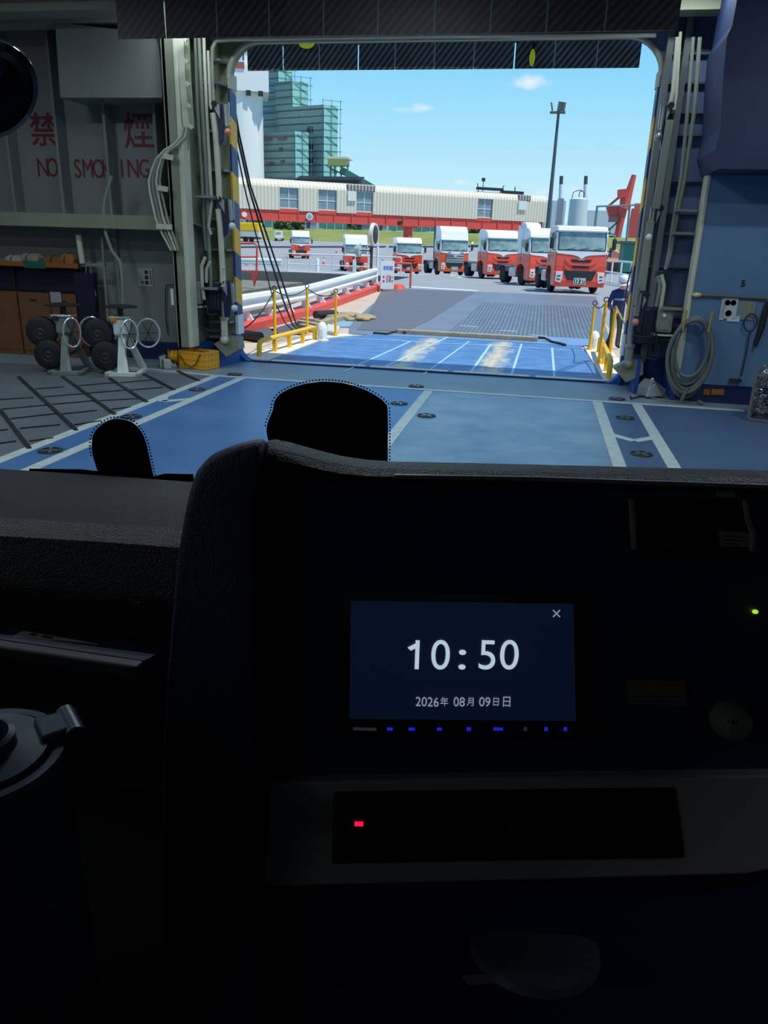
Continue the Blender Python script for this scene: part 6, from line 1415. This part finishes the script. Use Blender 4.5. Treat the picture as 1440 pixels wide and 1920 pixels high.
part(MB().prism([CY_(-260, 1160, .60), CY_(270, 1238, .52), CY_(330, 1210, .66), CY_(-300, 1130, .74)], (0, 0, -.02)), 'tray_floor', CABK)
# screen
hu = part(MB().prism([PP(a, b, .004) for a, b in ((640, 1110), (1095, 1117), (1102, 1385), (636, 1380))], PN * -.03), 'head_unit', mat('head unit gloss black', (10, 10, 12), .18))
SCRM = emis('screen dark blue glow', (10, 24, 50), .5); SCRM.node_tree.nodes['Principled BSDF'].inputs['Roughness'].default_value = .3
child_of(hu, MB().prism([PP(a, b, .006) for a, b in ((658, 1127), (1075, 1133), (1080, 1352), (655, 1348))], PN * -.002), 'screen', SCRM)
DIG = emis('clock digit glow', (186, 206, 222), .9); DAT = emis('date glow', (150, 158, 182), .75); BLU = emis('blue key glow', (30, 34, 200), .9); DIM = emis('dim key glow', (70, 76, 84), .25)
UX = Vector((1, 0, 0))
def panel_text(name, body, px, py, hpx, m, parent, sx=1.0, bold=0.0, off=.0075):
    c = PP(px, py, off); h = (PP(px, py - hpx / 2) - PP(px, py + hpx / 2)).length
    o = text_obj(name, body, h, frame_m(c - B, UX, PU), m, parent, .0002, 'CENTER', bold, sx); return o
for body, px in (('1', 782), ('0', 826), (':', 867), ('5', 914), ('0', 955)): panel_text('clock_digit', body, px, 1231, 78, DIG, hu, .98 if body != ':' else 1.4, .0)
child_of(hu, MB().prism([PP(a, b, .0074) for a, b in ((786, 1203), (787, 1212), (770, 1220), (764, 1214))], PN * .0003), 'clock_digit_flag', DIG)
for body, px, h in (('2026', 801, 24), ('年', 833, 17), ('08', 861, 24), ('月', 883, 17), ('09', 909, 24), ('日', 930, 17), ('日', 950, 22)): panel_text('date_character', body, px, 1317, h, DAT, hu, .9, .0)
xm = MB(); xm.bar(PP(1037, 1144, .0075), PP(1050, 1157, .0075), .0009, .0003, PN); xm.bar(PP(1050, 1144, .0075), PP(1037, 1157, .0075), .0009, .0003, PN); child_of(hu, xm, 'close_cross', DAT)
for px, w, m_ in ((731, 11, BLU), (772, 12, BLU), (824, 9, BLU), (879, 8, BLU), (934, 18, BLU), (985, 6, DIM), (1024, 6, BLU), (1060, 6, BLU), (684, 44, DIM)):
    child_of(hu, MB().box(PP(px, 1367, .005), (w * .00042, .001, .0022 if w > 8 else .003)), 'key', m_)
for px in (791, 967): child_of(hu, MB().bar(PP(px, 1356, .006), PP(px, 1378, .006), .0025), 'key_divider', CABT)
# cup holder and labels
ch = part(MB().prism([PP(a, b, .004) for a, b in ((1178, 932), (1400, 938), (1418, 1040), (1186, 1036))], PN * -.01), 'cup_holder', mat('cup holder black', (16, 17, 22), .4), bevel=.002)
LG_ = mat('holder edge grey', (128, 132, 128), .35)
child_of(ch, MB().bar(PP(1183, 936, .006), PP(1189, 1030, .008), .003), 'left_edge', LG_); child_of(ch, MB().tube([PP(1396, 938, .006), PP(1402, 975, .008), PP(1411, 1000, .008), PP(1410, 1032, .007)], .0022, 6), 'right_edge', LG_)
LBL = mat('pale label', (130, 132, 138), .5)
child_of(ch, MB().prism([PP(a, b, .006) for a, b in ((1348, 996), (1408, 999), (1408, 1026), (1352, 1024))], PN * -.001), 'label', LBL)
for k in range(3): child_of(ch, MB().bar(PP(1356, 1005 + k * 7, .0065), PP(1398 - k * 6, 1007 + k * 7, .0065), .001, .0002, PN), 'label_line', CABK)
part(MB().prism([PP(a, b, .003) for a, b in ((1344, 919), (1378, 921), (1378, 933), (1344, 931))], PN * -.001), 'label', LBL)
wl_ = part(MB().prism([PP(a, b, .003) for a, b in ((1176, 1275), (1286, 1277), (1287, 1323), (1178, 1321))], PN * -.001), 'warning_label', mat('label teal grey', (84, 104, 110), .6)); wl_['label'] = 'two coloured warning sticker'
child_of(wl_, MB().prism([PP(a, b, .0035) for a, b in ((1176, 1275), (1286, 1277), (1286, 1298), (1177, 1296))], PN * -.0005), 'label_header', mat('label dull orange', (120, 84, 50), .6))
for k in range(2): child_of(wl_, MB().bar(PP(1184, 1305 + k * 9, .0035), PP(1278, 1307 + k * 9, .0035), .0012, .0002, PN), 'label_line', CABK)
kc = PP(1364, 1347, .0)
kn = part(MB().lathe([(.0, .022), (.008, .021), (.0125, .016), (.0145, .004), (.015, -.004)], kc, 24, PN.to_track_quat('Z', 'Y').to_matrix()), 'knob', mat('knob grey', (120, 116, 110), .4), smooth=True)
for k in range(3): child_of(kn, MB().bar(PP(1366 + k * 5, 1350, .023), PP(1366 + k * 5, 1358, .023), .0008), 'knob_mark', CABK)
part(MB().sph(PP(1416, 1147, .002), .0021, 8, (1.2, 1, .8)), 'green_lamp', emis('green lamp glow', (170, 230, 50), 1.0))
# silver trim with the switch insert
TRIMM = mat('brushed silver trim', (168, 164, 166), .45, .3, var=.05)
tp = part(MB().prism([PP(a, b, .012) for a, b in ((508, 1467), (1000, 1458), (1800, 1450), (1800, 1560), (1400, 1640), (492, 1664))], PN * -.014), 'trim_panel', TRIMM, bevel=.002)
ins_ = child_of(tp, MB().prism([PP(a, b, .014) for a, b in ((624, 1486), (1268, 1478), (1286, 1610), (622, 1622))], PN * -.01), 'switch_insert', mat('switch insert black', (8, 8, 10), .3), bevel=.002)
child_of(tp, MB().prism([PP(a, b, .0145) for a, b in ((627, 1494), (640, 1494), (638, 1616), (626, 1616))], PN * -.002), 'insert_edge', CABT)
child_of(tp, MB().box(PP(673, 1545, .015), (.0068, .001, .0036)), 'red_lamp', emis('red lamp glow', (255, 20, 60), 1.6))
tr_ = MB(); q_ = [PP(967, 1536, .015), PP(946, 1575, .015), PP(988, 1575, .015)]
for a, b in zip(q_, q_[1:] + q_[:1]): tr_.bar(a, b, .0014, .0003, PN)
q_ = [PP(967, 1550, .015), PP(956, 1570, .015), PP(978, 1570, .015)]
for a, b in zip(q_, q_[1:] + q_[:1]): tr_.bar(a, b, .001, .0003, PN)
child_of(tp, tr_, 'hazard_triangle', mat('dull red mark', (110, 50, 44), .5))
child_of(tp, MB().bar(PP(1050, 1457, .013), PP(1300, 1454, .013), .0014), 'edge_strip', mat('trim bright edge', (190, 192, 196), .3, .5))
# round grey pad low down and its label
ce = PP(1000, 1775, .0)
part(MB().lathe([(0, .012), (.035, .011), (.05, .006), (.053, 0)], ce, 32, Matrix.Rotation(-.15, 3, 'X')), 'round_pad', mat('pad grey', (62, 68, 82), .6, bump=.3, bscale=300), smooth=True)
part(MB().prism([PP(a, b, .02) for a, b in ((866, 1830), (925, 1826), (938, 1842), (878, 1848))], PN * -.001), 'label', LBL)
part(MB().bx(-.8, .3, .25, .9, 1.80, 1.84), 'lower_shelf', CABL)
part(MB().bx(-1.1, 1.1, .85, 1.1, 1.06, 1.82), 'lower_body', CABL)

# paper on the tray
pr, B2 = cabroot('paper_slip', CY_(100, 1215, .57), 'pale paper slip lying on the dark tray at the left', 'paper')
def on(mb, name, m, r, b, **k): return cabmesh(mb, name, m, r, b, **k)
on(MB().prism([CY_(a, b, y) + Vector((0, 0, .002)) for a, b, y in ((14, 1204, .575), (44, 1188, .625), (186, 1213, .60), (160, 1227, .545))], (0, 0, .001)), 'sheet', mat('paper dull cream', (190, 184, 160), .8), pr, B2)
on(MB().bar(CY_(60, 1197, .605) + Vector((0, 0, .0035)), CY_(66, 1194, .61) + Vector((0, 0, .0035)), .006, .0003).bar(CY_(80, 1199, .605) + Vector((0, 0, .0035)), CY_(98, 1203, .60) + Vector((0, 0, .0035)), .004, .0003), 'printed_mark', BLACK, pr, B2)
# lidded jug at the lower left
jc = CY_(-35, 1415, .43); jr = .052; jh = jc.z - 1.84
jg, B3 = cabroot('lidded_jug', (jc.x, jc.y, 1.84), 'grey blue plastic jug with a hinged lid at the lower left', 'jug')
JM = mat('jug grey blue plastic', (42, 62, 90), .42); JL = mat('jug lid plastic', (52, 76, 106), .38)
on(MB().lathe([(0, 0), (jr * 1.04, 0), (jr * 1.08, .01), (jr * 1.05, jh * .5), (jr, jh * .82), (jr * .93, jh - .02), (jr * .93, jh - .012)], (jc.x, jc.y, 1.84), 40), 'jug_body', JM, jg, B3, smooth=True)
ld = on(MB().lathe([(jr * .93, -.014), (jr * 1.04, -.012), (jr * 1.06, -.004), (jr * 1.02, .001), (jr * .9, .001), (jr * .88, -.004), (jr * .84, -.004), (jr * .82, .004), (jr * .45, .006), (jr * .43, .014), (jr * .36, .016), (jr * .33, .006), (0, .006)], jc, 44), 'lid', JL, jg, B3, smooth=True)
hd_ = Vector((math.cos(.62), math.sin(.62), 0)); hs_ = Vector((-hd_.y, hd_.x, 0)); hp = jc + hd_ * jr * 1.12 + Vector((0, 0, .002))
on(MB().cyl(hp - hs_ * .016, hp + hs_ * .016, .0075), 'hinge', JL, jg, B3, smooth=True)
on(MB().prism([jc + hd_ * jr * .7 - hs_ * .014, jc + hd_ * jr * 1.12 - hs_ * .012, jc + hd_ * jr * 1.12 + hs_ * .012, jc + hd_ * jr * .7 + hs_ * .014], (0, 0, .008)), 'hinge_arm', JL, jg, B3, bevel=.002)
# front corner mirror seen through the glass
mc = CY_(-22, 168, 1.5); mr_, B4 = cabroot('corner_mirror', mc, 'dark glossy rounded vehicle mirror at the upper left edge', 'mirror')
Rq = (Matrix.Rotation(.35, 3, 'Y') @ (EC - mc + Vector((.5, 0, -.2))).to_track_quat('Z', 'Y').to_matrix())
Rsc = Rq @ Matrix.Rotation(-.45, 3, 'Z') @ Matrix.Diagonal((.68, .86, .8))
on(MB().lathe([(0, -.07), (.05, -.062), (.09, -.03), (.105, .0), (.103, .018), (.092, .022), (.088, .012)], mc, 36, Rsc), 'housing', mat('mirror housing gloss black', (8, 10, 20), .08, coat=1), mr_, B4, smooth=True)
on(MB().lathe([(.089, .010), (.06, .014), (0, .017)], mc, 36, Rsc), 'mirror_glass', mat('mirror glass', (60, 80, 120), .03, 1.0), mr_, B4, smooth=True)
on(MB().tube([mc + Vector((-.03, .02, .03)), mc + Vector((-.25, .0, .1)), mc + Vector((-.35, -.25, .1)), mc + Vector((-.58, -.30, .1))], .014, 8), 'arm', BLACK, mr_, B4, smooth=True)
